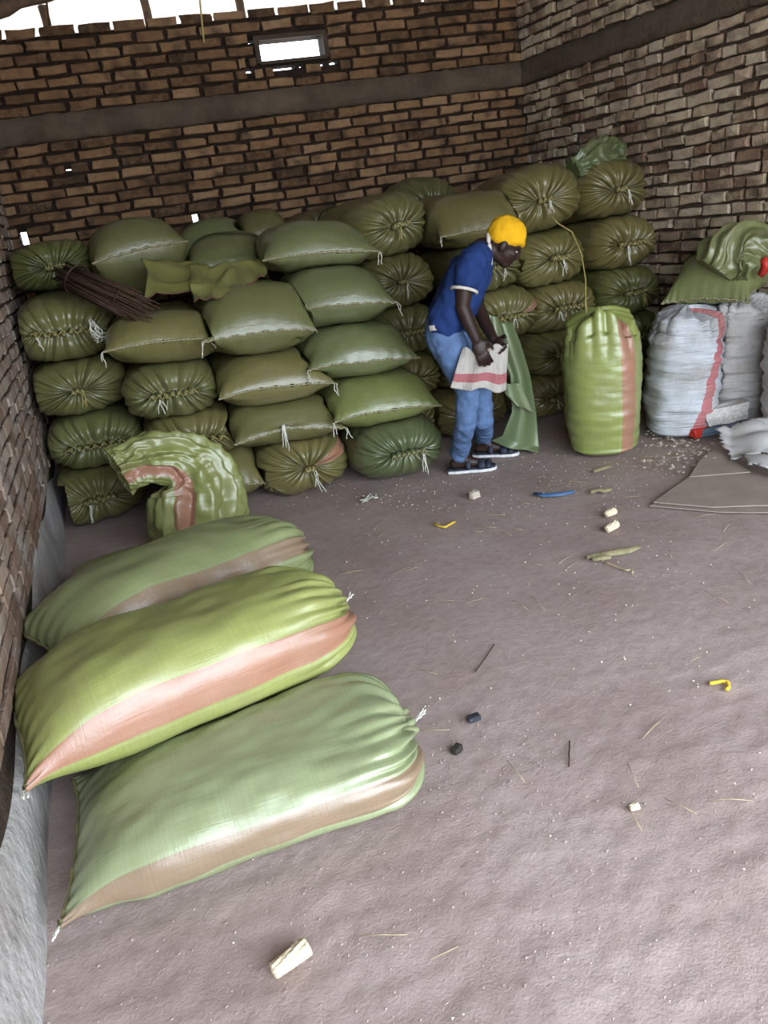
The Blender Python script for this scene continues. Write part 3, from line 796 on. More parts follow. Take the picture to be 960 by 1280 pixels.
# ------------------------------------------------------------------ upright sacks
def upright(name, label, base, W, Dp, Ht, seed, color, mat, face=0.0, stripe=None, lean=(0, 0), top=0.35, wrinkle=0.006, fold=1.0, group=None, taper=0.0, squash=2.6, peak=None, swing=0.0, catch='sack', slant=0.0):
    """a filled sack standing on its bottom; face = direction (radians) that u=0.5 looks to"""
    nv, nr = 160, 64
    th = np.arange(nv) / nv * 2 * math.pi; c, s = np.cos(th), np.sin(th)
    r = np.random.default_rng(seed); cr = creases(nv, 15, seed, 0.14)
    P = []
    for i in range(nr + 12):
        if i < 8:                                   # bottom
            q = i / 7; k = 0.02 + 0.88 * q ** 0.6; z = 0.002 + 0.05 * q ** 3.0
        elif i < nr:
            q = (i - 8) / (nr - 9); z = 0.052 + (Ht - 0.052) * q
            k = 0.90 + 0.10 * math.sin(min(1, q * 3) * math.pi / 2) - taper * q - 0.10 * max(0, (q - 0.80) / 0.2) ** 2
        else:                                       # bunched top
            q = (i - nr + 1) / 12; k = (0.90 - taper) * (1 - q) ** 0.75 * 1.0 + 0.012; z = Ht + top * 0.10 * math.sin(q * math.pi / 2)
        n = squash
        x = W / 2 * k * spow(c, 2 / n); y = Dp / 2 * k * spow(s, 2 / n)
        f = max(0.0, (i - nr * 0.72) / (nr * 0.28))
        g = min(1.0, f) * fold
        rr = 1 - 0.13 * cr * g
        zz = z - 0.05 * cr * g * (i >= nr - 6) + 0.02 * np.sin(th * 3 + seed) * min(1, f)
        if peak is not None:                        # one corner of the mouth pulled up by a string
            d = np.abs((th - peak[0] + math.pi) % (2 * math.pi) - math.pi)
            zz = zz + peak[1] * np.exp(-(d / 0.30) ** 2) * max(0, 1 - abs(i - nr) / 9.0)
        P.append(np.stack([x * rr, y * rr, np.broadcast_to(zz, x.shape)], -1))
    P = np.stack(P); n_r = len(P); flat = P.reshape(-1, 3)
    zq = np.clip(flat[:, 2] / Ht, 0, 1.2)
    nr2 = flat * [1, 1, 0]; nr2 = nr2 / (np.linalg.norm(nr2, axis=1, keepdims=True) + 1e-6)
    a = 0.012 * wav(flat, 7, seed) + wrinkle * wav(flat * [1, 1, 4.5], 16, seed + 1, 8) + wrinkle * 0.6 * wav(flat * [1, 1, 5], 34, seed + 2, 8)
    flat = flat + nr2 * (a * np.clip(zq * 5, 0, 1))[:, None]
    flat[:, 0] += lean[0] * zq ** 1.3 + swing * np.sin(zq * math.pi); flat[:, 1] += lean[1] * zq ** 1.3
    flat[:, 2] = np.maximum(flat[:, 2], 0.001)
    ca, sa = math.cos(face - math.pi), math.sin(face - math.pi)
    R = np.array([[ca, -sa, 0], [sa, ca, 0], [0, 0, 1]])
    lw = np.array([lean[0], lean[1]])
    flat = flat @ R.T
    U = np.broadcast_to((np.arange(nv + 1) / nv)[None, :], (n_r, nv + 1)) - (10 if stripe is None else stripe) - slant * (P[:, :, 2].mean(1)[:, None] / Ht - .5)
    F = grid_faces(n_r, nv, True)
    o = mk(name, flat, F, mat, uv=grid_uv(U, np.linspace(0, Ht * 1.4, n_r), True)); o.color = (*color, 1)
    o.location = base
    SACKS.append([o, flat, F, None])
    return tag(o, label, catch, group)

VIEW = math.atan2(-4.0, -2.4)       # from the upright sacks towards the door
sb = upright('upright_grain_sack', 'tall yellow-green sack standing open-topped on the floor, orange stripe down its right', (2.47, 4.06, 0), .52, .44, .79, 501, (.25, .29, .08), GREEN_ST, face=VIEW, stripe=.60, wrinkle=.0035, fold=1.2, top=.5, peak=(math.pi * 1.02, .10))
upright('white_sack', 'dirty white sack with a slanting pink stripe beside the upright green sack', (3.00, 4.04, 0), .50, .44, .72, 502, (.52, .54, .60), WHITE_ST, face=VIEW, stripe=.60, slant=.13, lean=(0.02, -.04), wrinkle=.010, group='dirty white sacks at the right wall', fold=.7, swing=.02)
upright('white_sack', 'greyish dirty white sack between the pink-striped one and the right wall', (3.36, 3.95, 0), .38, .40, .74, 503, (.50, .49, .50), WHITE_ST, face=VIEW, stripe=None, lean=(0, .0), wrinkle=.013, group='dirty white sacks at the right wall', fold=.7)
upright('white_sack', 'dirty white sack cut by the right edge of the photo', (3.36, 3.46, 0), .38, .40, .70, 504, (.52, .53, .56), WHITE_ST, face=VIEW, stripe=None, wrinkle=.011, group='dirty white sacks at the right wall', fold=.7)
sack('half-filled green sack lying on top of the white sacks', 3.08, 3.93, 0.735, -62, .48, .31, L=.52, front='sewn', seed=510, string='none', seam_z=.2, color=(.17, .19, .075), group=None, tilt=6, slit=.2)

# ------------------------------------------------------------------ let the sacks settle: faces that press on each other flatten
from mathutils.bvhtree import BVHTree
def settle():
    W_ = []
    for o, P, F, fin in SACKS:
        M4 = np.array(o.matrix_world if o.rotation_euler != None else o.matrix_basis)
        M4 = np.array(o.matrix_basis)
        W_.append(np.asarray(P, dtype=np.float64) @ M4[:3, :3].T + M4[:3, 3])
    Fl = [F.tolist() for _, _, F, _ in SACKS]
    def outward(P, F):
        a, b, c, d = (P[F[:, k]] for k in range(4))
        return (np.einsum('ij,ij->i', a, np.cross(b, c)) + np.einsum('ij,ij->i', a, np.cross(c, d))).sum() > 0
    sg = [1.0 if outward(W_[i] - W_[i].mean(0), SACKS[i][2]) else -1.0 for i in range(len(W_))]
    n = len(W_)
    def push(i, j, tree, share, extra, out):
        P = W_[i]; lo, hi = W_[j].min(0), W_[j].max(0)
        for k in np.nonzero(((P > lo) & (P < hi)).all(1))[0]:
            p = Vector(P[k]); co, no, _, d = tree.find_nearest(p, 0.2)
            if co is None: continue
            if (p - co).dot(no) * sg[j] < 0:
                out[k] = co + (co - p) * 0 + no * sg[j] * extra if share >= 1 else p + (co - p) * share + no * sg[j] * extra
    def walls():
        for i in range(n):
            P = W_[i]
            lim = -0.534 - 0.052 * P[:, 1] + 0.065 * P[:, 2] * np.maximum(P[:, 1], 0) / 6.3 + np.where(P[:, 2] < 0.30, 0.09, 0.05)
            lim = lim - 0.035 * ((P[:, 1] < 3.2) & (P[:, 2] > 0.24) & (P[:, 2] < 0.55))
            P[:, 0] = np.maximum(P[:, 0], lim)
            off = -(P[:, 0] - COR.x) * math.cos(AZ) - (P[:, 1] - COR.y) * math.sin(AZ)
            sh = np.maximum(0, 0.045 - off)
            P[:, 0] -= sh * math.cos(AZ); P[:, 1] -= sh * math.sin(AZ)
            P[:, 1] = np.minimum(P[:, 1], Y_BACK - 0.05)
            P[:, 2] = np.maximum(P[:, 2], 0.003)
    walls()
    W0 = [w.copy() for w in W_]
    nvs = [int(F[:, 3].min()) for _, _, F, _ in SACKS]
    def soften(k):                              # spread each dent softly
        for i in range(n):
            D_ = (W_[i] - W0[i]).reshape(-1, nvs[i], 3)
            if not np.abs(D_).max() > 1e-6: continue
            for _ in range(k):
                q = np.concatenate([D_[:1], D_, D_[-1:]]); D_ = (D_ * 2 + q[:-2] + q[2:] + np.roll(D_, 1, 1) + np.roll(D_, -1, 1)) / 6
            W_[i] = W0[i] + D_.reshape(-1, 3)
    for rnd in range(5):
        soft = rnd < 4
        trees = [BVHTree.FromPolygons(W_[i].tolist(), Fl[i]) for i in range(n)]
        lo = [w.min(0) for w in W_]; hi = [w.max(0) for w in W_]
        moves = [dict() for _ in range(n)]
        for i in range(n):
            for j in range(i):
                if (lo[i] > hi[j]).any() or (lo[j] > hi[i]).any(): continue
                a, b = {}, {}
                if soft:
                    push(i, j, trees[j], 0.6, 0.004, a); push(j, i, trees[i], 0.6, 0.004, b)
                else:
                    push(i, j, trees[j], 0.5, 0.002, a); push(j, i, trees[i], 0.5, 0.002, b)
                for k, v in a.items(): W_[i][k] = v
                for k, v in b.items(): W_[j][k] = v
        walls()
        if soft: soften(8 if rnd < 2 else 4); walls()
    for rnd in range(3):                            # what still presses meets in a flat face
        trees = [BVHTree.FromPolygons(W_[i].tolist(), Fl[i]) for i in range(n)]
        for i in range(n):
            for j in range(i):
                A, B_ = W_[i], W_[j]
                lo = np.maximum(A.min(0), B_.min(0)) - .01; hi = np.minimum(A.max(0), B_.max(0)) + .01
                if (lo > hi).any(): continue
                pr = trees[i].overlap(trees[j])
                if not pr: continue
                fi = SACKS[i][2][sorted({p[0] for p in pr})].ravel(); fj = SACKS[j][2][sorted({p[1] for p in pr})].ravel()
                a = A[fi]; b = B_[fj]; c = (a.mean(0) + b.mean(0)) / 2
                q = np.concatenate([a, b]) - c
                ev, evec = np.linalg.eigh(q.T @ q)
                d = evec[:, 0]                      # the seam where they cut lies in this plane
                ci = A[((A > lo) & (A < hi)).all(1)]; cj = B_[((B_ > lo) & (B_ < hi)).all(1)]
                cen = B_.mean(0) - A.mean(0)
                if abs(cen @ d) < .05: continue
                if cen @ d < 0: d = -d
                ri = np.abs(q @ evec[:, 1:]).max(0) + .03
                for P, sgn in ((A, 1), (B_, -1)):
                    r = P - c; h = r @ d * sgn; m = (h > -.002) & (np.abs(r @ evec[:, 1:]) < ri).all(1) & (h < .12)
                    P[m] -= np.outer(h[m] + .002, d) * sgn
        walls()
    for i, (o, P, F, fin) in enumerate(SACKS):
        Mi = np.array(o.matrix_basis.inverted())
        Q = W_[i] @ Mi[:3, :3].T + Mi[:3, 3]
        o.data.vertices.foreach_set('co', Q.astype(np.float32).ravel()); 
        if sg[i] < 0: o.data.flip_normals()
        o.data.update()
        if fin: fin(Q)
bpy.context.view_layer.update()
settle()

# ------------------------------------------------------------------ crumpled and folded empty sacks
def loft(name, spine, mat, seed, color, parent=None, nv=150, sub=12, ax=None, wr=0.012, ncr=12, stripe=None, closed0=True, open_end=True, twist=0.0, fine=0.0):
    """spine: list of (point, half width, half depth); sections stand across the spine, first axis along ax x spine"""
    pts = [Vector(p) for p, _, _ in spine]; n = len(pts); Q = []
    def cr_(a, b, c, d, t): return 0.5 * ((2 * b) + (c - a) * t + (2 * a - 5 * b + 4 * c - d) * t * t + (3 * b - a - 3 * c + d) * t ** 3)
    for i in range(n - 1):
        for k in range(sub):
            t = k / sub; a, b, c, d = (max(0, i - 1), i, i + 1, min(n - 1, i + 2))
            Q.append((cr_(pts[a], pts[b], pts[c], pts[d], t), *[cr_(spine[a][m], spine[b][m], spine[c][m], spine[d][m], t) for m in (1, 2)]))
    Q.append(spine[-1] if False else (pts[-1], spine[-1][1], spine[-1][2]))
    ax = Vector(ax); th = np.arange(nv) / nv * 2 * math.pi; c, s = np.cos(th), np.sin(th)
    cr = creases(nv, ncr, seed, 0.17); V = []
    if closed0: Q = [(Q[0][0], Q[0][1] * 0.03, Q[0][2] * 0.03), (Q[0][0], Q[0][1] * 0.7, Q[0][2] * 0.7)] + Q
    for i, (p, w, d) in enumerate(Q):
        a = Q[max(0, i - 1)][0]; b = Q[min(len(Q) - 1, i + 1)][0]; tn = (b - a)
        if tn.length < 1e-5: tn = Q[min(len(Q) - 1, i + 2)][0] - p
        tn.normalize(); e1 = ax.cross(tn).normalized(); e2 = tn.cross(e1).normalized()
        q = i / (len(Q) - 1); k = 1 - (0.16 + 0.10 * q) * np.roll(cr, int(twist * q * nv))
        xs = w * spow(c, 0.85) * k; ys = d * spow(s, 0.85) * k
        V.append(np.array(p)[None] + xs[:, None] * np.array(e1)[None] + ys[:, None] * np.array(e2)[None])
    V = np.stack(V); nr = len(V); flat = V.reshape(-1, 3)
    ctr = V.mean(1, keepdims=True).repeat(nv, 1).reshape(-1, 3)
    nn = flat - ctr; nn /= (np.linalg.norm(nn, axis=1, keepdims=True) + 1e-6)
    q_ = np.repeat(np.arange(nr) / nr, nv); t_ = np.tile(th, nr); P2 = np.stack([np.cos(t_), np.sin(t_), q_ * 1.1], -1)
    rg1 = np.abs(wav(P2, 4.5, seed, 5)); rg2 = np.abs(wav(P2, 10, seed + 1, 6)); rg3 = np.abs(wav(flat, 50, seed + 2, 7))
    flat = flat + nn * (wr * 1.5 * (0.8 - rg1) + wr * 0.8 * (0.8 - rg2) + fine * 2 * (0.8 - rg3))[:, None]
    flat[:, 2] = np.maximum(flat[:, 2], 0.002)
    U = np.broadcast_to((np.arange(nv + 1) / nv)[None, :], (nr, nv + 1)) - (10 if stripe is None else stripe)
    o = mk(name, flat, grid_faces(nr, nv, True), mat, parent, uv=grid_uv(U, np.linspace(0, 1.2, nr), True)); o.color = (*color, 1)
    return o

cs = loft('crumpled_sack', [(at_z(247, 668, 0.005), .25, .13), (at_y(248, 640, 4.18), .255, .16), (at_y(247, 612, 4.20), .235, .155), (at_y(238, 588, 4.22), .20, .14),
                            (at_y(216, 574, 4.22), .135, .13), (at_y(186, 574, 4.20), .115, .115), (at_y(163, 580, 4.18), .105, .105), (at_y(147, 588, 4.16), .12, .11)],
          GREEN_ST, 601, (.24, .26, .085), ax=(0.15, -1, 0.1), wr=0.02, ncr=17, stripe=.19, twist=.12, fine=.008)
tag(cs, 'crumpled half-empty green sack slumped on the floor, mouth flopped to the wall', 'sack')
sol = cs.modifiers.new('thickness', 'SOLIDIFY'); sol.thickness = 0.004; sol.offset = -1

lf = loft('crumpled_sack', [(at_y(716, 212, 4.95), .04, .03), (at_y(730, 205, 4.96), .06, .05), (at_y(748, 196, 5.0), .085, .06), (at_y(762, 191, 5.05), .065, .05), (at_y(774, 192, 5.1), .03, .03)],
          GREEN, 602, (.085, .11, .042), ax=(0.2, -1, 0.2), wr=0.022, ncr=9, fine=.009)
tag(lf, 'small crumpled green sack thrown on top of the stack nearest the right wall', 'sack')
of = loft('opened_sack', [(at_y(893, 340, 3.92), .10, .09), (at_y(908, 322, 3.90), .15, .13), (at_y(928, 316, 3.86), .17, .14), (at_y(946, 322, 3.80), .16, .13), (at_y(958, 332, 3.75), .15, .12)],
          GREEN, 603, (.14, .155, .06), ax=(0.3, -0.9, 0.5), wr=0.02, ncr=9, fine=.003)
tag(of, 'crumpled opened green sack with red inside, on the white sacks at the right edge', 'sack')
m = MB(); rr = random.Random(5); c0 = at_y(956, 330, 3.68)
m.tube([c0 + Vector((0, .03, -.06)), c0 + Vector((.01, 0, -.02)), c0 + Vector((.0, 0, .02)), c0 + Vector((.02, .03, .05))], [.02, .028, .026, .014], 8)
m.build('red_lining', REDP, of)

def folded(name, label, px, y, seed, color, thick=0.006, group='empty sacks folded on the stack', dz=0.0):
    """an empty sack laid flat in loose folds: px are its four corners in order (left back, right back, right front, left front) given with their depth"""
    A, B_, C, D = [at_y(u, v, yy) + Vector((0, 0, dz)) for (u, v), yy in zip(px, y)]
    nu, nv = 46, 40; V = []; 
    for i in range(nu):
        for j in range(nv):
            a, b = i / (nu - 1), j / (nv - 1)
            p = A.lerp(B_, a).lerp(D.lerp(C, a), b); V.append(p)
    P = np.array(V); f = np.repeat(np.linspace(0, 1, nu), nv); h = np.tile(np.linspace(0, 1, nv), nu)
    up = 0.055 * (1 - np.abs(wav(P * [1, 1, 0], 11, seed, 4)) * .6).clip(0) ** 2 + 0.035 * (1 - np.abs(wav(P, 24, seed + 1, 5)) * .6).clip(0) ** 2 + 0.02 * np.sin(h * math.pi) - .02
    P[:, 0] += 0.025 * wav(P, 14, seed + 5); P[:, 1] += 0.02 * wav(P, 16, seed + 6)
    P[:, 2] += up; P[:, 1] += 0.012 * wav(P, 20, seed + 2)
    o = mk(name, P, grid_faces(nu, nv, False), GREEN, uv=None); o.color = (*color, 1)
    o.data.uv_layers.new(name='UVMap')
    sm = o.modifiers.new('thickness', 'SOLIDIFY'); sm.thickness = thick; sm.offset = 1
    hm = MB(); idx = [i * nv + nv - 1 for i in range(nu)] ; hm.tube([Vector(P[k]) + Vector((0, -.002, .004)) for k in idx], 0.005, 6)
    hm.build('hem', RUST, o)
    return tag(o, label, 'sack', group)
folded('folded_sack', 'folded empty sack on the stack right beside the twig bundle', ((182, 338), (262, 335), (262, 372), (186, 388)), (4.86, 4.92, 4.62, 4.58), 611, (.16, .16, .045), dz=.015)
folded('folded_sack', 'folded empty sack with rust hem, draped toward the high peaked sack', ((232, 345), (330, 346), (332, 364), (240, 392)), (4.80, 4.82, 4.60, 4.46), 612, (.18, .18, .055), dz=.03)

# bundle of twigs
tb = empty('twig_bundle', at_y(133, 368, 4.66)); rr = random.Random(9)
a = at_y(86, 345, 4.80); b = at_y(176, 386, 4.52); ax = (b - a).normalized(); e1 = ax.cross(Vector((0, 0, 1))).normalized(); e2 = e1.cross(ax)
for k in range(110):
    q = rr.uniform(0, 6.283); rad = 0.078 * math.sqrt(rr.random()); off = e1 * math.cos(q) * rad * 1.25 + e2 * math.sin(q) * rad
    o2 = off * rr.uniform(0.8, 1.3) + e1 * rr.gauss(0, .012) + e2 * rr.gauss(0, .010)
    s0 = rr.uniform(-.06, .05); s1 = rr.uniform(-.05, .06)
    p0 = a + off * 0.95 - ax * s0; p1 = b + o2 + ax * s1
    m = MB(); mid = p0.lerp(p1, .5) + Vector((rr.gauss(0, .005), rr.gauss(0, .005), rr.gauss(0, .004)))
    m.tube([p0, mid, p1], [rr.uniform(.004, .007), rr.uniform(.004, .007), .003], 5)
    o = m.build('twig', TWIG); o.parent = tb; o.matrix_parent_inverse = Matrix.Translation(-tb.location)
for f in (.12, .78):
    m = MB(); c0 = a.lerp(b, f); m.tube([c0 + (e1 * math.cos(t) * .094 + e2 * math.sin(t) * .082) for t in np.linspace(0, 6.283, 20)], .005, 5)
    o = m.build('twine', TWIG, tb); o.matrix_parent_inverse = Matrix.Translation(-tb.location)
tag(tb, 'dark bundle of tied twigs lying on top of the stack near the left wall', 'twigs')

# skein of white string on the top left sack
sk = MB(); c0 = at_y(118, 402, 4.70)
for k in range(14):
    p = c0 + Vector((rr.uniform(-.03, .0), rr.uniform(-.01, .01), rr.uniform(0, .02))); pts = [p]
    w = rr.uniform(.01, .06); ln = rr.uniform(.07, .13)
    for t in np.linspace(0.2, 1, 8):
        pts.append(p + Vector((w * t + .012 * math.sin(t * 9 + k), -.035 * t + rr.gauss(0, .002), -ln * math.sin(t * math.pi * .62))))
    sk.tube(pts, .0026, 5)
tag(sk.build('string_skein', THREAD), 'small skein of white string hanging on the top sack at the left wall', 'string')

# long cord from the tied sack down to the peak of the upright sack
cd = MB(); P_ = [at_y(688, 268, 4.58), at_y(697, 279, 4.52), at_y(715, 290, 4.45), at_y(727, 318, 4.35), at_y(732, 350, 4.22), at_y(732, 378, 4.06), at_y(733, 392, 4.0)]
cd.tube(P_, .0042, 6)
tag(cd.build('cord', THREAD_Y), 'long thin cord drooping from a top sack to the upright green sack', 'cord')
for (u, v0, v1, y, lab) in ((257, 0, 54, 5.9, 'thin wire hanging from the roof, left of the window opening'), (64, 0, 32, 5.7, 'short thin wire hanging from the roof at the left end')):
    m = MB(); p1 = at_y(u - 2, v1, y); p0 = Vector((p1.x + .03, y, roof_z(y) - .012)); md = p0.lerp(p1, .5) + Vector((.012, 0, 0))
    m.tube([p0, md, p1], .006, 6); tag(m.build('hanging_wire', THREAD_Y if v1 > 40 else TWIG), lab, 'wire')

# ------------------------------------------------------------------ the man
MO = Vector((1.61, 4.10, 0)); NV = Vector((-MO.x, -MO.y, 0)).normalized(); FV = Vector((-NV.y, NV.x, 0)); UPV = Vector((0, 0, 1))
def pp(u, v, n=0.0):
    """point seen at (u, v) on the upright plane through the man, n metres nearer the door"""
    d = ray(u, v); o = MO + NV * n; return EYE + d * ((o - EYE).dot(NV) / d.dot(NV))
def unit_ball(seg, rings):
    V = [(0, 0, 1)]; 
    for i in range(1, rings):
        a = math.pi * i / rings; V += [(math.sin(a) * math.cos(2 * math.pi * k / seg), math.sin(a) * math.sin(2 * math.pi * k / seg), math.cos(a)) for k in range(seg)]
    V.append((0, 0, -1)); F = [(0, 1 + k, 1 + (k + 1) % seg) for k in range(seg)]
    for i in range(rings - 2):
        for k in range(seg):
            a = 1 + i * seg + k; b = 1 + i * seg + (k + 1) % seg; F += [(a, a + seg, b), (b, a + seg, b + seg)]
    l = len(V) - 1; o = 1 + (rings - 2) * seg; F += [(o + k, l, o + (k + 1) % seg) for k in range(seg)]
    return np.array(V), np.array(F)
BALLV, BALLF = unit_ball(16, 10)
PERSON_AXES = np.array(Matrix((FV, NV, UPV)).transposed())
class Body:
    """solid shapes that a voxel skin turns into one continuous surface"""
    def __init__(s): s.V = []; s.F = []; s.k = 0
    def put(s, V): s.V.append(V); s.F.append(BALLF + s.k); s.k += len(V)
    def ball(s, p, r, seg=14):
        s.put((BALLV * r) @ PERSON_AXES.T + np.array(p))
    def ball_m(s, M4, seg=18):
        M_ = np.array(M4); s.put(BALLV @ M_[:3, :3].T + M_[:3, 3])
    def limb(s, pts, rs, n=14):
        for i in range(len(pts) - 1):
            a, b = Vector(pts[i]), Vector(pts[i + 1]); L = (b - a).length; m = max(2, int(L / (min(rs[i], rs[i + 1]) * 0.4)))
            for k in range(m + 1):
                t = k / m; s.ball(a.lerp(b, t), rs[i] + (rs[i + 1] - rs[i]) * t)
    def build(s, name, mat, voxel, parent=None, smooth=6, folds=0.0, fold_size=0.08):
        o = mk(name, np.concatenate(s.V), np.concatenate(s.F), mat, parent)
        r = o.modifiers.new('skin', 'REMESH'); r.mode = 'VOXEL'; r.voxel_size = voxel; r.use_smooth_shade = True
        q = o.modifiers.new('smooth', 'SMOOTH'); q.factor = 0.5; q.iterations = smooth
        if folds:
            tx = bpy.data.textures.new(name + '_folds', 'CLOUDS'); tx.noise_scale = fold_size; tx.noise_depth = 1
            d = o.modifiers.new('folds', 'DISPLACE'); d.texture = tx; d.strength = folds; d.mid_level = 0.5; d.texture_coords = 'GLOBAL'
        return o
# --- head frame
HU = (UPV * math.cos(math.radians(36)) + FV * math.sin(math.radians(36))).normalized()
HF = (FV * math.cos(math.radians(36)) - UPV * math.sin(math.radians(36))).normalized()
HC = pp(631, 303, 0.0)
HM = Matrix((HF, NV, HU)).transposed()
def hp(f, n, u): return HC + HF * f + NV * n + HU * u
def hball(b, f, n, u, rf, rn, ru): b.ball_m(Matrix.Translation(hp(f, n, u)) @ HM.to_4x4() @ Matrix.Diagonal((rf, rn, ru, 1)))
skin = Body()
hball(skin, -.008, 0, .022, .096, .076, .098)              # skull
hball(skin, .030, 0, -.035, .062, .060, .070)              # face
hball(skin, .050, 0, -.088, .034, .036, .028)              # chin
hball(skin, .018, 0, -.075, .055, .050, .035)              # jaw
hball(skin, .090, 0, -.018, .014, .012, .024); hball(skin, .097, 0, -.036, .015, .018, .012)    # nose
hball(skin, .080, 0, -.062, .014, .024, .008); hball(skin, .077, 0, -.074, .013, .021, .008)    # lips
hball(skin, .072, 0, .014, .020, .050, .012)               # brow
for s_ in (-1, 1):
    hball(skin, -.005, s_ * .076, -.020, .020, .010, .030)  # ears
    hball(skin, .062, s_ * .034, -.030, .022, .020, .018)   # cheeks
nb = pp(603, 314, 0)
skin.limb([hp(-.035, 0, -.06), nb], [.056, .060])
# arms
SHn, SHf = pp(588, 333, .17), pp(598, 330, -.17)
ELn, WRn = pp(578, 384, .215), pp(595, 424, .215)
ELf, WRf = pp(596, 380, -.20), pp(617, 424, .02)
skin.limb([pp(584, 340, .185), pp(580, 362, .21), ELn, pp(585, 402, .215), WRn], [.052, .047, .040, .038, .027])
skin.limb([SHf, ELf, pp(606, 403, -.1), WRf], [.050, .040, .037, .027])
skin.limb([nb, SHn], [.06, .05]); skin.limb([nb, SHf], [.06, .05])
skin.limb([nb, pp(570, 375, 0)], [.07, .09]); skin.limb([pp(570, 375, 0), pp(558, 415, 0)], [.09, .09])
# hands: palm, four bent fingers of unequal length, thumb from the side of the palm
def hand(wr, toward, side, seed):
    t_ = toward.normalized(); sd = side.normalized(); nrm = t_.cross(sd).normalized()
    palm = wr + t_ * .050
    skin.ball_m(Matrix.Translation(palm) @ Matrix((t_, sd, nrm)).transposed().to_4x4() @ Matrix.Diagonal((.052, .041, .018, 1)), 14)
    for k, (L, o_) in enumerate(((.070, .030), (.080, .011), (.074, -.010), (.058, -.029))):
        p = palm + t_ * .038 + sd * o_; d = (t_ + sd * o_ * 3).normalized(); ps = [p]
        for j, f in enumerate((.42, .32, .26)):
            d = (d + nrm * (.42 + .08 * j)).normalized(); p = p + d * L * f; ps.append(p)
        skin.limb(ps, [.0095, .009, .0085, .0075], 8)
    p = palm - t_ * .018 + sd * .034; q = p + (t_ * .7 + sd * .8 + nrm * .4).normalized() * .036; w = q + (t_ * 1.0 + nrm * .55).normalized() * .030
    skin.limb([p, q, w], [.013, .011, .009], 8)
hand(WRn, (pp(603, 444, .22) - WRn), NV * -0.1 + FV + UPV * .35, 1)
hand(WRf, (pp(627, 438, .10) - WRf), FV * .6 + UPV * .5, 2)
# legs under the jeans, ankles and feet
HIn, HIf = pp(556, 420, .085), pp(560, 418, -.085)
FTn = Vector(at_z(577, 590, 0)); FTf = Vector(at_z(607, 570, 0))
KNn = pp(586, 490, .10); KNf = pp(600, 492, -.09)
ANn = FTn + UPV * .085; ANf = FTf + UPV * .085
skin.limb([HIn, KNn, ANn], [.075, .05, .036]); skin.limb([HIf, KNf, ANf], [.075, .05, .036])
FD = {}
for nm_, ft, an in (('n', FTn, ANn), ('f', FTf, ANf)):
    fw = (FV + NV * (.02 if nm_ == 'n' else .22)).normalized(); FD[nm_] = fw
    heel = ft - fw * .035 + UPV * .058; ball = ft + fw * .125 + UPV * .046; toe = ft + fw * .180 + UPV * .038
    skin.limb([an, heel], [.037, .033]); skin.limb([an, ft + fw * .05 + UPV * .062, ball], [.037, .034, .024]); skin.limb([heel, ball], [.032, .026])
    sd = fw.cross(UPV)
    for k, (o_, L) in enumerate(((-.030, .052), (-.013, .050), (.003, .046), (.018, .040), (.031, .032))):
        sg_ = o_ if nm_ == 'n' else -o_
        skin.limb([ball + sd * sg_ * .9 - UPV * .006, ball + sd * sg_ * 1.05 + fw * L - UPV * .008], [.0145, .011 if k else .013], 8)
man = skin.build('person', SKIN, .0065, None, 3)
tag(man, 'person in yellow cap, blue short-sleeved shirt and jeans bending forward, holding a white sack', 'person')
# eyes
for s_ in (-1, 1):
    b = Body(); hball(b, .0745, s_ * .031, -.012, .008, .012, .006); o = b.build('eye', TRIMW, .003, man, 1)
# --- shirt
sh = Body()
for n_ in (-.105, 0, .105):
    k = 1.0 if n_ == 0 else .90
    sh.limb([pp(598, 322, n_ * .9), pp(587, 342, n_), pp(573, 372, n_), pp(563, 392, n_), pp(558, 402, n_)], [.085 * k, .118 * k, .128 * k, .122 * k, .112 * k], 14)
sh.limb([pp(600, 318, 0), pp(592, 328, .14), pp(587, 336, .175), pp(583, 349, .195)], [.075, .078, .076, .068])
sh.limb([pp(600, 318, 0), SHf, pp(597, 350, -.19)], [.075, .078, .068])
shirt = sh.build('shirt', SHIRT, .010, man, 5, .028, .07)
m = MB(); ring = []
cu, cd_ = pp(582, 352, .197), (pp(580, 362, .21) - pp(584, 340, .185)).normalized(); e1 = cd_.cross(NV).normalized(); e2 = cd_.cross(e1)
m.tube([cu + cd_ * .045 + (e1 * math.cos(t) + e2 * math.sin(t)) * .066 for t in np.linspace(0, 6.283, 26)], .009, 7)
m.build('sleeve_trim', TRIMW, shirt)
m = MB(); nd = (hp(-.035, 0, -.06) - nb).normalized(); e1 = nd.cross(NV).normalized(); e2 = nd.cross(e1); nc = nb + nd * .035
m.tube([nc + e1 * math.cos(t) * .082 + e2 * math.sin(t) * .074 for t in np.linspace(0, 6.283, 30)], .0115, 7)
m.build('collar_trim', TRIMW, shirt)
# --- jeans
je = Body()
je.limb([pp(556, 408, .07), HIn, pp(572, 456, .09), KNn, pp(582, 530, .085), FTn + UPV * .12], [.105, .108, .092, .071, .060, .056], 14)
je.limb([pp(558, 408, -.07), HIf, pp(580, 456, -.085), KNf, pp(604, 525, -.09), FTf + UPV * .125], [.105, .108, .090, .070, .060, .055], 14)
je.limb([pp(556, 409, -.07), pp(556, 409, .07)], [.108, .108])
jeans = je.build('jeans', JEANS, .010, man, 5, .022, .05)
m = MB(); m.box((-.035, -.004, -.014), (.035, .004, .014), Matrix((FV, NV, UPV)).transposed(), pp(545, 409.5, .185)); m.build('belt_label', TRIMW, jeans)
# --- cap
ca = Body()
hball(ca, -.010, 0, .046, .106, .088, .088); hball(ca, -.030, 0, .020, .085, .085, .062); hball(ca, .035, 0, .038, .068, .074, .035)
cap = ca.build('cap', CAPM, .007, man, 4, .012, .04)
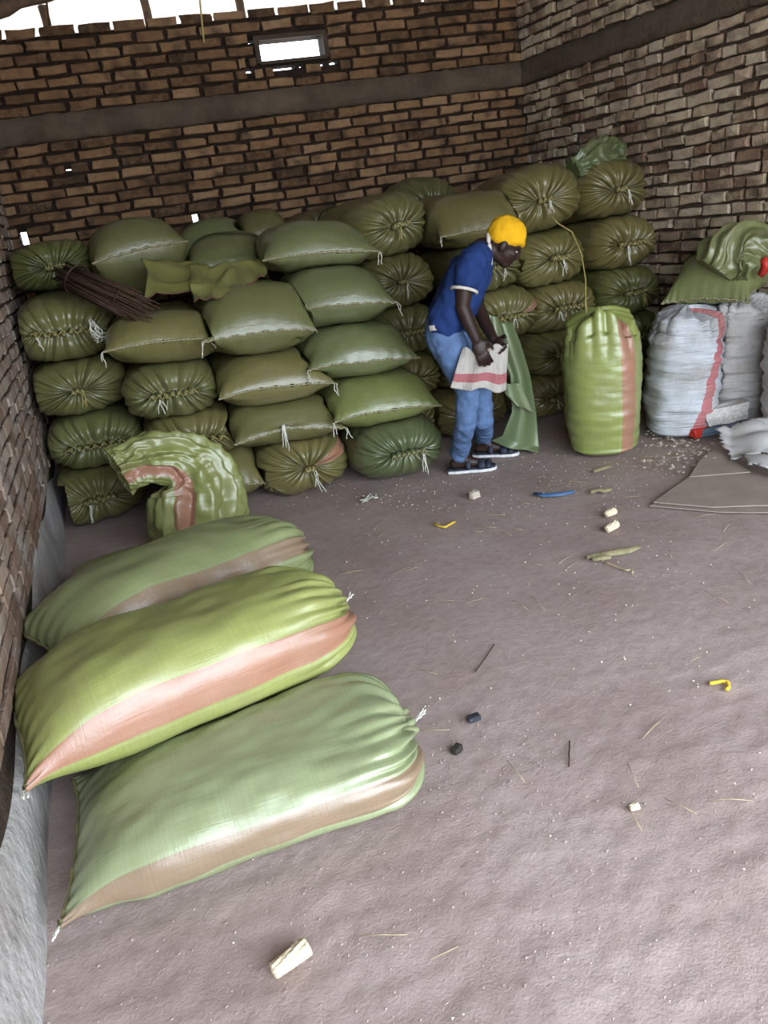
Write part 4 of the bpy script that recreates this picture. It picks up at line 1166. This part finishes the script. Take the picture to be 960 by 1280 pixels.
# --- sandals
for nm_, ft in (('n', FTn), ('f', FTf)):
    fw = FD[nm_]; sd = fw.cross(UPV).normalized()
    out = [(-.085, .0), (-.078, .026), (-.03, .036), (.05, .036), (.12, .047), (.175, .043), (.208, .022), (.215, 0)]
    out = out + [(x, -y) for x, y in reversed(out[1:-1])]
    def prism(z0, z1, k, name, mat, par):
        V = [ft + fw * x * k + sd * y * k + UPV * z for z in (z0, z1) for x, y in out]; n_ = len(out)
        F = [tuple(range(n_)), tuple(range(2 * n_ - 1, n_ - 1, -1))] + [(i, (i + 1) % n_, n_ + (i + 1) % n_, n_ + i) for i in range(n_)]
        return mk(name, V, F, mat, par, smooth=False)
    so = prism(0.001, .018, 1.0, 'sandal', SOLE, man); prism(.018, .030, .97, 'footbed', SANDAL, so)
    for x0, wd, hh in ((.125, .042, .036), (.165, .030, .028), (.045, .026, .052)):
        P_ = []; ts = np.linspace(0, math.pi, 14)
        for q in (-1, 0, 1):
            for tt in ts: P_.append(ft + fw * (x0 + q * wd / 2) + sd * math.cos(tt) * .049 + UPV * (.026 + hh * math.sin(tt) ** .7))
        st = mk('strap', P_, grid_faces(3, 14, False), SANDAL, so); q = st.modifiers.new('thickness', 'SOLIDIFY'); q.thickness = .007

# white sack in his hands
nu, nv = 44, 34; V = []
TL, TR, BR, BL = pp(577, 436, .185), pp(636, 430, .12), pp(633, 487, .14), pp(563, 483, .235)
for i in range(nu):
    for j in range(nv):
        a, b = i / (nu - 1), j / (nv - 1); V.append(TL.lerp(TR, a).lerp(BL.lerp(BR, a), b))
P = np.array(V); a = np.repeat(np.linspace(0, 1, nu), nv); b = np.tile(np.linspace(0, 1, nv), nu)
dn = 0.016 * np.sin(a * 15 + 2.0 * b) * (0.35 + b) + 0.010 * wav(P, 24, 77, 8) + 0.05 * np.sin(a * math.pi)
P += dn[:, None] * np.array(NV)[None]; P[:, 2] += 0.012 * np.sin(a * 19) * (b < .05) - .01 * np.sin(a * 9) * b
uvv = np.stack([(b - .72) * .27, a], -1); Fq = grid_faces(nu, nv, False)
ws = mk('empty_white_sack', P, Fq, WHITE_ST, uv=uvv[Fq.ravel()]); ws.color = (.62, .58, .55, 1)
q = ws.modifiers.new('thickness', 'SOLIDIFY'); q.thickness = .012
tag(ws, 'small empty white sack with a red band, held in the bending person\'s hands', 'sack')

# empty green sack hanging to the floor behind him
hs = empty('hanging_sack', at_z(650, 566, 0))
def flap(name, rows, seed, color, depth=.03, th=.005):
    """rows: (left px, right px, n left, n right)"""
    nu, nv = 40, 26; k = len(rows) - 1; V = []
    for i in range(nu):
        t = i / (nu - 1) * k; r0 = min(k - 1, int(t)); f = t - r0; f = f * f * (3 - 2 * f) * .4 + f * .6
        A0, B0, A1, B1 = (pp(*rows[r0][0], rows[r0][2] - .16), pp(*rows[r0][1], rows[r0][3] - .16), pp(*rows[r0 + 1][0], rows[r0 + 1][2] - .16), pp(*rows[r0 + 1][1], rows[r0 + 1][3] - .16))
        for j in range(nv):
            b = j / (nv - 1); V.append(A0.lerp(A1, f).lerp(B0.lerp(B1, f), b))
    P = np.array(V); b = np.tile(np.linspace(0, 1, nv), nu); a = np.repeat(np.linspace(0, 1, nu), nv)
    P += (depth * np.sin(b * 8 + a * 2 + seed) * .6 + depth * np.sin(b * math.pi) + .008 * wav(P, 20, seed))[:, None] * np.array(NV)[None]
    P[:, 2] = np.maximum(P[:, 2], .004)
    uvv = np.stack([b * .5 + 8, a], -1); Fq = grid_faces(nu, nv, False)
    o = mk(name, P, Fq, GREEN, hs, uv=uvv[Fq.ravel()]); o.matrix_parent_inverse = Matrix.Translation(-hs.location); o.color = (*color, 1)
    q = o.modifiers.new('thickness', 'SOLIDIFY'); q.thickness = th
    return o
flap('sack_back', [((612, 400), (640, 404), -.10, -.14), ((622, 430), (650, 428), -.10, -.16), ((638, 470), (662, 468), -.10, -.20), ((640, 515), (670, 515), -.12, -.22), ((628, 545), (674, 560), -.15, -.20), ((614, 552), (672, 566), -.18, -.14)], 3, (.13, .175, .085))
flap('sack_front', [((626, 478), (650, 480), -.02, -.06), ((632, 492), (664, 510), -.02, -.10), ((645, 506), (668, 516), -.03, -.12)], 5, (.14, .19, .095), .02)
flap('sack_mouth', [((606, 392), (622, 396), -.02, -.06), ((608, 415), (628, 420), .0, -.05), ((612, 432), (632, 440), .03, -.02)], 8, (.15, .18, .09), .015)
tag(hs, 'long empty green sack hanging open to the floor in front of the person', 'sack')

# ------------------------------------------------------------------ right corner: cardboard, paper, rubbish
def plate(name, px, z, th, mat, label=None, cat=None, parent=None, group=None, warp=0.0, seed=0):
    V = [at_z(u, v, z) for u, v in px]; n_ = len(V); r = random.Random(seed)
    for v in V: v.z += r.uniform(0, warp)
    V2 = [v + Vector((0, 0, th)) for v in V]
    F = [tuple(range(n_ - 1, -1, -1)), tuple(range(n_, 2 * n_))] + [(i, (i + 1) % n_, n_ + (i + 1) % n_, n_ + i) for i in range(n_)]
    o = mk(name, V + V2, F, mat, parent, smooth=False)
    bm = bmesh.new(); bm.from_mesh(o.data); bmesh.ops.recalc_face_normals(bm, faces=bm.faces); bm.to_mesh(o.data); bm.free()
    return tag(o, label, cat, group) if label else o
plate('cardboard_sheet', ((812, 633), (836, 622), (900, 590), (1000, 585), (1010, 642), (900, 641)), .004, .005, CARD, 'lower flattened cardboard sheet at the right edge of the floor', 'cardboard', seed=1)
cb = plate('cardboard_sheet', ((817, 630), (862, 598), (930, 593), (1000, 600), (1005, 633), (944, 634), (890, 636)), .012, .006, CARD, 'upper flattened cardboard sheet with a folded flap, in front of white sacks', 'cardboard', warp=.006, seed=2)
plate('flap', ((862, 597), (874, 578), (893, 561), (905, 570), (938, 592)), .020, .005, CARD, parent=cb, warp=.008, seed=3)
def rumpled(name, px, z, label, mat, seed, h=.05, th=.004, group=None, cat='paper'):
    A, B_, C, D = [at_z(u, v, zz) for (u, v), zz in zip(px, z)]; nu, nv = 26, 22; V = []
    rg = np.random.default_rng(seed)
    for i in range(nu):
        for j in range(nv):
            a, b = i / (nu - 1), j / (nv - 1); V.append(A.lerp(B_, a).lerp(D.lerp(C, a), b))
    P = np.array(V); a = np.repeat(np.linspace(0, 1, nu), nv); b = np.tile(np.linspace(0, 1, nv), nu)
    P[:, 2] += h * np.abs(wav(P, 11, seed, 5)) * .6 + h * .4 * np.abs(wav(P, 24, seed + 1, 6))
    ed = ((a == 0) | (a == 1) | (b == 0) | (b == 1)); P[ed] += rg.normal(0, .012, (ed.sum(), 3)) * [1, 1, 0]
    P[:, 2] = np.maximum(P[:, 2], .006)
    o = mk(name, P, grid_faces(nu, nv, False), mat); q = o.modifiers.new('thickness', 'SOLIDIFY'); q.thickness = th; q.offset = 1
    return tag(o, label, cat, group)
rumpled('torn_paper', ((897, 540), (962, 526), (975, 578), (914, 578)), (.10, .14, .03, .03), 'rumpled torn white paper lying before the white sacks', PAPER, 701, .05, group='torn paper at the right wall')
rumpled('torn_paper', ((926, 568), (975, 564), (985, 604), (934, 590)), (.04, .05, .022, .022), 'small crumpled white scrap on the cardboard at the right edge', PAPER, 702, .05, group='torn paper at the right wall')
def chunk(name, c, size, rz, label, mat, cat, seed, tilt=0.0, n=3):
    bm = bmesh.new(); bmesh.ops.create_cube(bm, size=1); bmesh.ops.subdivide_edges(bm, edges=bm.edges, cuts=n, use_grid_fill=True)
    P = np.array([v.co for v in bm.verts]); d = .05 * wav(P, 6, seed, 6) + .035 * wav(P, 14, seed + 1, 6)
    for v, k in zip(bm.verts, d):
        nrm = v.co.normalized(); c_ = sum(abs(x) > .49 for x in v.co); v.co = v.co * (1 - .05 * (c_ - 1)) + nrm * float(k)
    me = bpy.data.meshes.new(name); bm.to_mesh(me); bm.free(); me.materials.append(mat); o = bpy.data.objects.new(name, me); COL.objects.link(o)
    o.scale = size; o.rotation_euler = (0, tilt, rz); o.location = c; return tag(o, label, cat)
p = at_z(906, 516, .14); chunk('broken_block', p, (.25, .11, .11), -.35, 'broken dirty white block leaning on the greyish white sack', FOAM, 'block', 711, -.10)
p = at_z(900, 534, .055); chunk('board_scrap', p, (.30, .10, .05), -.35, 'dark blue-grey scrap of board under the broken white block', plain('blue_grey_board', (.07, .10, .14), .7), 'board', 712, -.08)
p = at_z(873, 540, .05); chunk('red_scrap', p, (.10, .06, .055), .2, 'small red plastic scrap on the rubbish between the white sacks', REDP, 'scrap', 713)
p = at_z(861, 533, .05); chunk('dark_lump', p, (.09, .07, .07), .6, 'dark lump between the two white sacks beside the red scrap', DARKCLOTH, 'lump', 714)

def shard_pile(name, regions, mat, n, size, seed, flat=.5, label=None, zoff=0.0):
    """many tiny loose bits as real geometry, one object"""
    r = random.Random(seed); m = MB(); tot = sum(w for *_, w in regions)
    for (u0, v0, u1, v1, w) in regions:
        for k in range(int(n * w / tot)):
            p = at_z(r.uniform(u0, u1), r.uniform(v0, v1), zoff * r.random()); s = size * r.uniform(.5, 1.4)
            V = [p + Vector((r.uniform(.5, 1) * s * x, r.uniform(.5, 1) * s * y, s * flat * r.uniform(.5, 1) * (z + .6))) for x, y, z in ((1, 0, 0), (-.5, .87, 0), (-.5, -.87, 0), (0, 0, 1), (0, 0, -.6))]
            m.add(V, [(0, 1, 3), (1, 2, 3), (2, 0, 3), (1, 0, 4), (2, 1, 4), (0, 2, 4)])
    o = m.build(name, mat, smooth=False); o['kind'] = 'stuff'; o['label'] = label; o['category'] = 'debris'; return o
shard_pile('spilt_kernels', [(330, 604, 560, 634, 3), (440, 595, 800, 640, 4), (560, 560, 700, 600, 2), (660, 560, 850, 620, 4), (420, 640, 900, 760, 3), (440, 760, 960, 1000, .9), (100, 1000, 960, 1280, .45), (150, 640, 330, 680, .8), (560, 700, 960, 900, 1.2)], KERNEL, 620, .0046, 801, .8, 'maize kernels spilt over the earth floor')
shard_pile('husk_litter', [(800, 550, 905, 578, 5), (806, 540, 880, 560, 4), (790, 570, 870, 592, 2)], HUSKP, 170, .017, 802, .5, 'pale husk and paper litter at the foot of the white sacks', .03)
shard_pile('earth_crumbs', [(450, 860, 960, 1280, 4), (60, 1060, 500, 1280, 3), (530, 900, 700, 1050, 2)], FLOOR, 500, .0055, 803, .5, 'small crumbs of dry earth on the floor in front')
r = random.Random(12); m = MB()
for k in range(62):
    if k < 38: u, v = r.uniform(420, 950), r.uniform(600, 760)
    elif k < 50: u, v = r.uniform(790, 880), r.uniform(555, 590)
    else: u, v = r.uniform(450, 950), r.uniform(760, 1250)
    p = at_z(u, v, .004); a = r.uniform(0, 3.14); L = r.uniform(.02, .07); d = Vector((math.cos(a), math.sin(a), 0)) * L
    m.tube([p - d, p + Vector((0, 0, r.uniform(0, .006))), p + d], .0011, 4)
o = m.build('straw_litter', STRAW); o['kind'] = 'stuff'; o['label'] = 'thin straws scattered over the floor'; o['category'] = 'debris'

def corn_cob(u, v, L, R, yaw, label, seed):
    nu, nv = 34, 44; th = np.arange(nv) / nv * 2 * math.pi; V = []
    for i in range(nu):
        q = i / (nu - 1); k = (0.80 + 0.22 * q) * min(1, (min(q, 1 - q) / .04) ** .4 if 0 < q < 1 else 0.05)
        r_ = R * k * (1 + .10 * np.sign(np.sin(th * 9 + (i // 2) * .5)) * abs(math.sin(i * 1.1)) ** .5)
        V.append(np.stack([np.full(nv, (q - .5) * L), r_ * np.cos(th), r_ * np.sin(th) + R * 1.0], -1))
    o = mk('corn_cob', np.concatenate(V), grid_faces(nu, nv, True), COB); o.location = at_z(u, v, 0) ; o.rotation_euler = (0, -.06 if L > .07 else 0, yaw); return tag(o, label, 'corn cob', 'bare corn cobs on the floor')
corn_cob(366, 1206, .098, .021, .32, 'bare pale corn cob lying alone in front of the nearest sack', 1)
corn_cob(765, 663, .075, .020, .35, 'bare corn cob on mid floor, nearer of two in front of the upright sack', 2)
corn_cob(763, 645, .065, .018, .25, 'bare corn cob on mid floor, farther of two in front of the upright sack', 3)
corn_cob(793, 1012, .026, .010, -.1, 'short broken corn cob piece alone on the near right floor', 4)
p = at_z(593, 618, .022); chunk('pale_stone', p, (.055, .04, .04), .3, 'small pale stone on the floor in front of the person\'s sandals', STONE, 'stone', 721)
p = at_z(592, 897, .014); chunk('black_scrap', p, (.042, .024, .018), .1, 'small black plastic scrap on bare floor, right of the nearest sacks', BLACKP, 'scrap', 722)
p = at_z(571, 936, .010); chunk('dark_clod', p, (.035, .022, .022), .5, 'small dark clod just right of the nearest lying sack', DARKCLOTH, 'clod', 723)
def rope(name, px, r_, mat, label, cat='rope', z=None):
    m = MB(); pts = [at_z(u, v, zz) for (u, v), zz in zip(px, z or [r_ * 1.05 + .002] * len(px))]
    q = []
    for i in range(len(pts) - 1):
        for k in range(4): q.append(pts[i].lerp(pts[i + 1], k / 4) + Vector((random.gauss(0, 1), random.gauss(0, 1), 0)) * r_ * .25)
    q.append(pts[-1]); m.tube(q, r_, 7); return tag(m.build(name, mat), label, cat)
rope('yellow_rope', ((887, 854), (896, 853), (905, 851), (910, 853), (911, 858), (909, 862)), .0065, YELLOWR, 'bent piece of yellow rope on the near floor at the right')
rope('yellow_twist', ((543, 654), (550, 658), (556, 659), (561, 656), (569, 652)), .0055, YELLOWR, 'small yellow twist of rope on the floor beyond the lying sacks')
rope('straw_knot', ((755, 702), (775, 710), (784, 713), (789, 711), (791, 716)), .004, STRAW, 'short straw with a pale knot beside the dry husk', 'straw')
rope('twig_straight', ((712, 926), (711, 958)), .0022, TWIG, 'thin straight dark twig on the near middle floor', 'twig')
rope('twig_slanted', ((618, 805), (604, 826), (594, 840)), .0022, TWIG, 'thin slanted dark twig on the middle floor', 'twig')
m = MB(); r = random.Random(4); c0 = at_z(461, 624, .006)
for k in range(9):
    q = [c0 + Vector((r.uniform(-.06, .06), r.uniform(-.04, .04), r.uniform(0, .02))) for _ in range(4)]; m.tube(q, .0032, 5)
tag(m.build('string_tangle', THREAD), 'tangle of white string on the floor before the sunburst-pleated sack', 'string')
def leaf(name, px, mat, label, w, seed, cat='husk'):
    pts = [at_z(u, v, .010) for u, v in px]; V = []; n_ = len(pts)
    for i, p in enumerate(pts):
        d = (pts[min(i + 1, n_ - 1)] - pts[max(0, i - 1)]).normalized(); sd = Vector((-d.y, d.x, 0)); k = math.sin(math.pi * (i + .35) / (n_ - .3)) * w
        V += [p - sd * k - Vector((0, 0, .003)), p + Vector((0, 0, .010)), p + sd * k - Vector((0, 0, .003))]
    o = mk(name, V, grid_faces(n_, 3, False), mat); q = o.modifiers.new('thickness', 'SOLIDIFY'); q.thickness = .002; return tag(o, label, cat)
leaf('dry_husk', ((733, 697), (750, 693), (768, 690), (785, 688), (800, 684)), HUSK, 'dry greenish husk leaf on the floor, beyond the pale knot', .03, 1)
leaf('dry_husk', ((740, 700), (752, 697), (764, 697)), HUSK, 'smaller dry husk curled under the greenish leaf', .02, 2)
leaf('blue_strip', ((667, 618), (682, 619), (700, 618), (718, 615)), BLUEP, 'strip of blue plastic on the floor between the person and cardboard', .022, 3, 'strip')
leaf('dry_leaf', ((738, 616), (748, 612), (756, 614), (765, 612)), HUSK, 'small dry leaf in front of the upright green sack', .02, 4)
leaf('dry_leaf', ((742, 590), (752, 586), (764, 583)), HUSK, 'narrow dry leaf close against the foot of the upright green sack', .015, 5)
# dark rag at the left wall
P0 = [at_z(u, v, z) for u, v, z in ((30, 742, .40), (48, 722, .34), (62, 735, .25), (50, 760, .16))]
rg = loft('dark_rag', [(left_pt(3.02, .33, .10), .04, .02), (left_pt(3.06, .27, .13), .07, .03), (left_pt(3.12, .18, .15), .08, .035), (left_pt(3.18, .10, .15), .06, .03)], DARKCLOTH, 620, (.03, .03, .03), ax=(0, -1, .2), wr=.018, ncr=7, fine=.004)
tag(rg, 'dark brown rag stuffed between the left wall and the rear lying sack', 'rag')
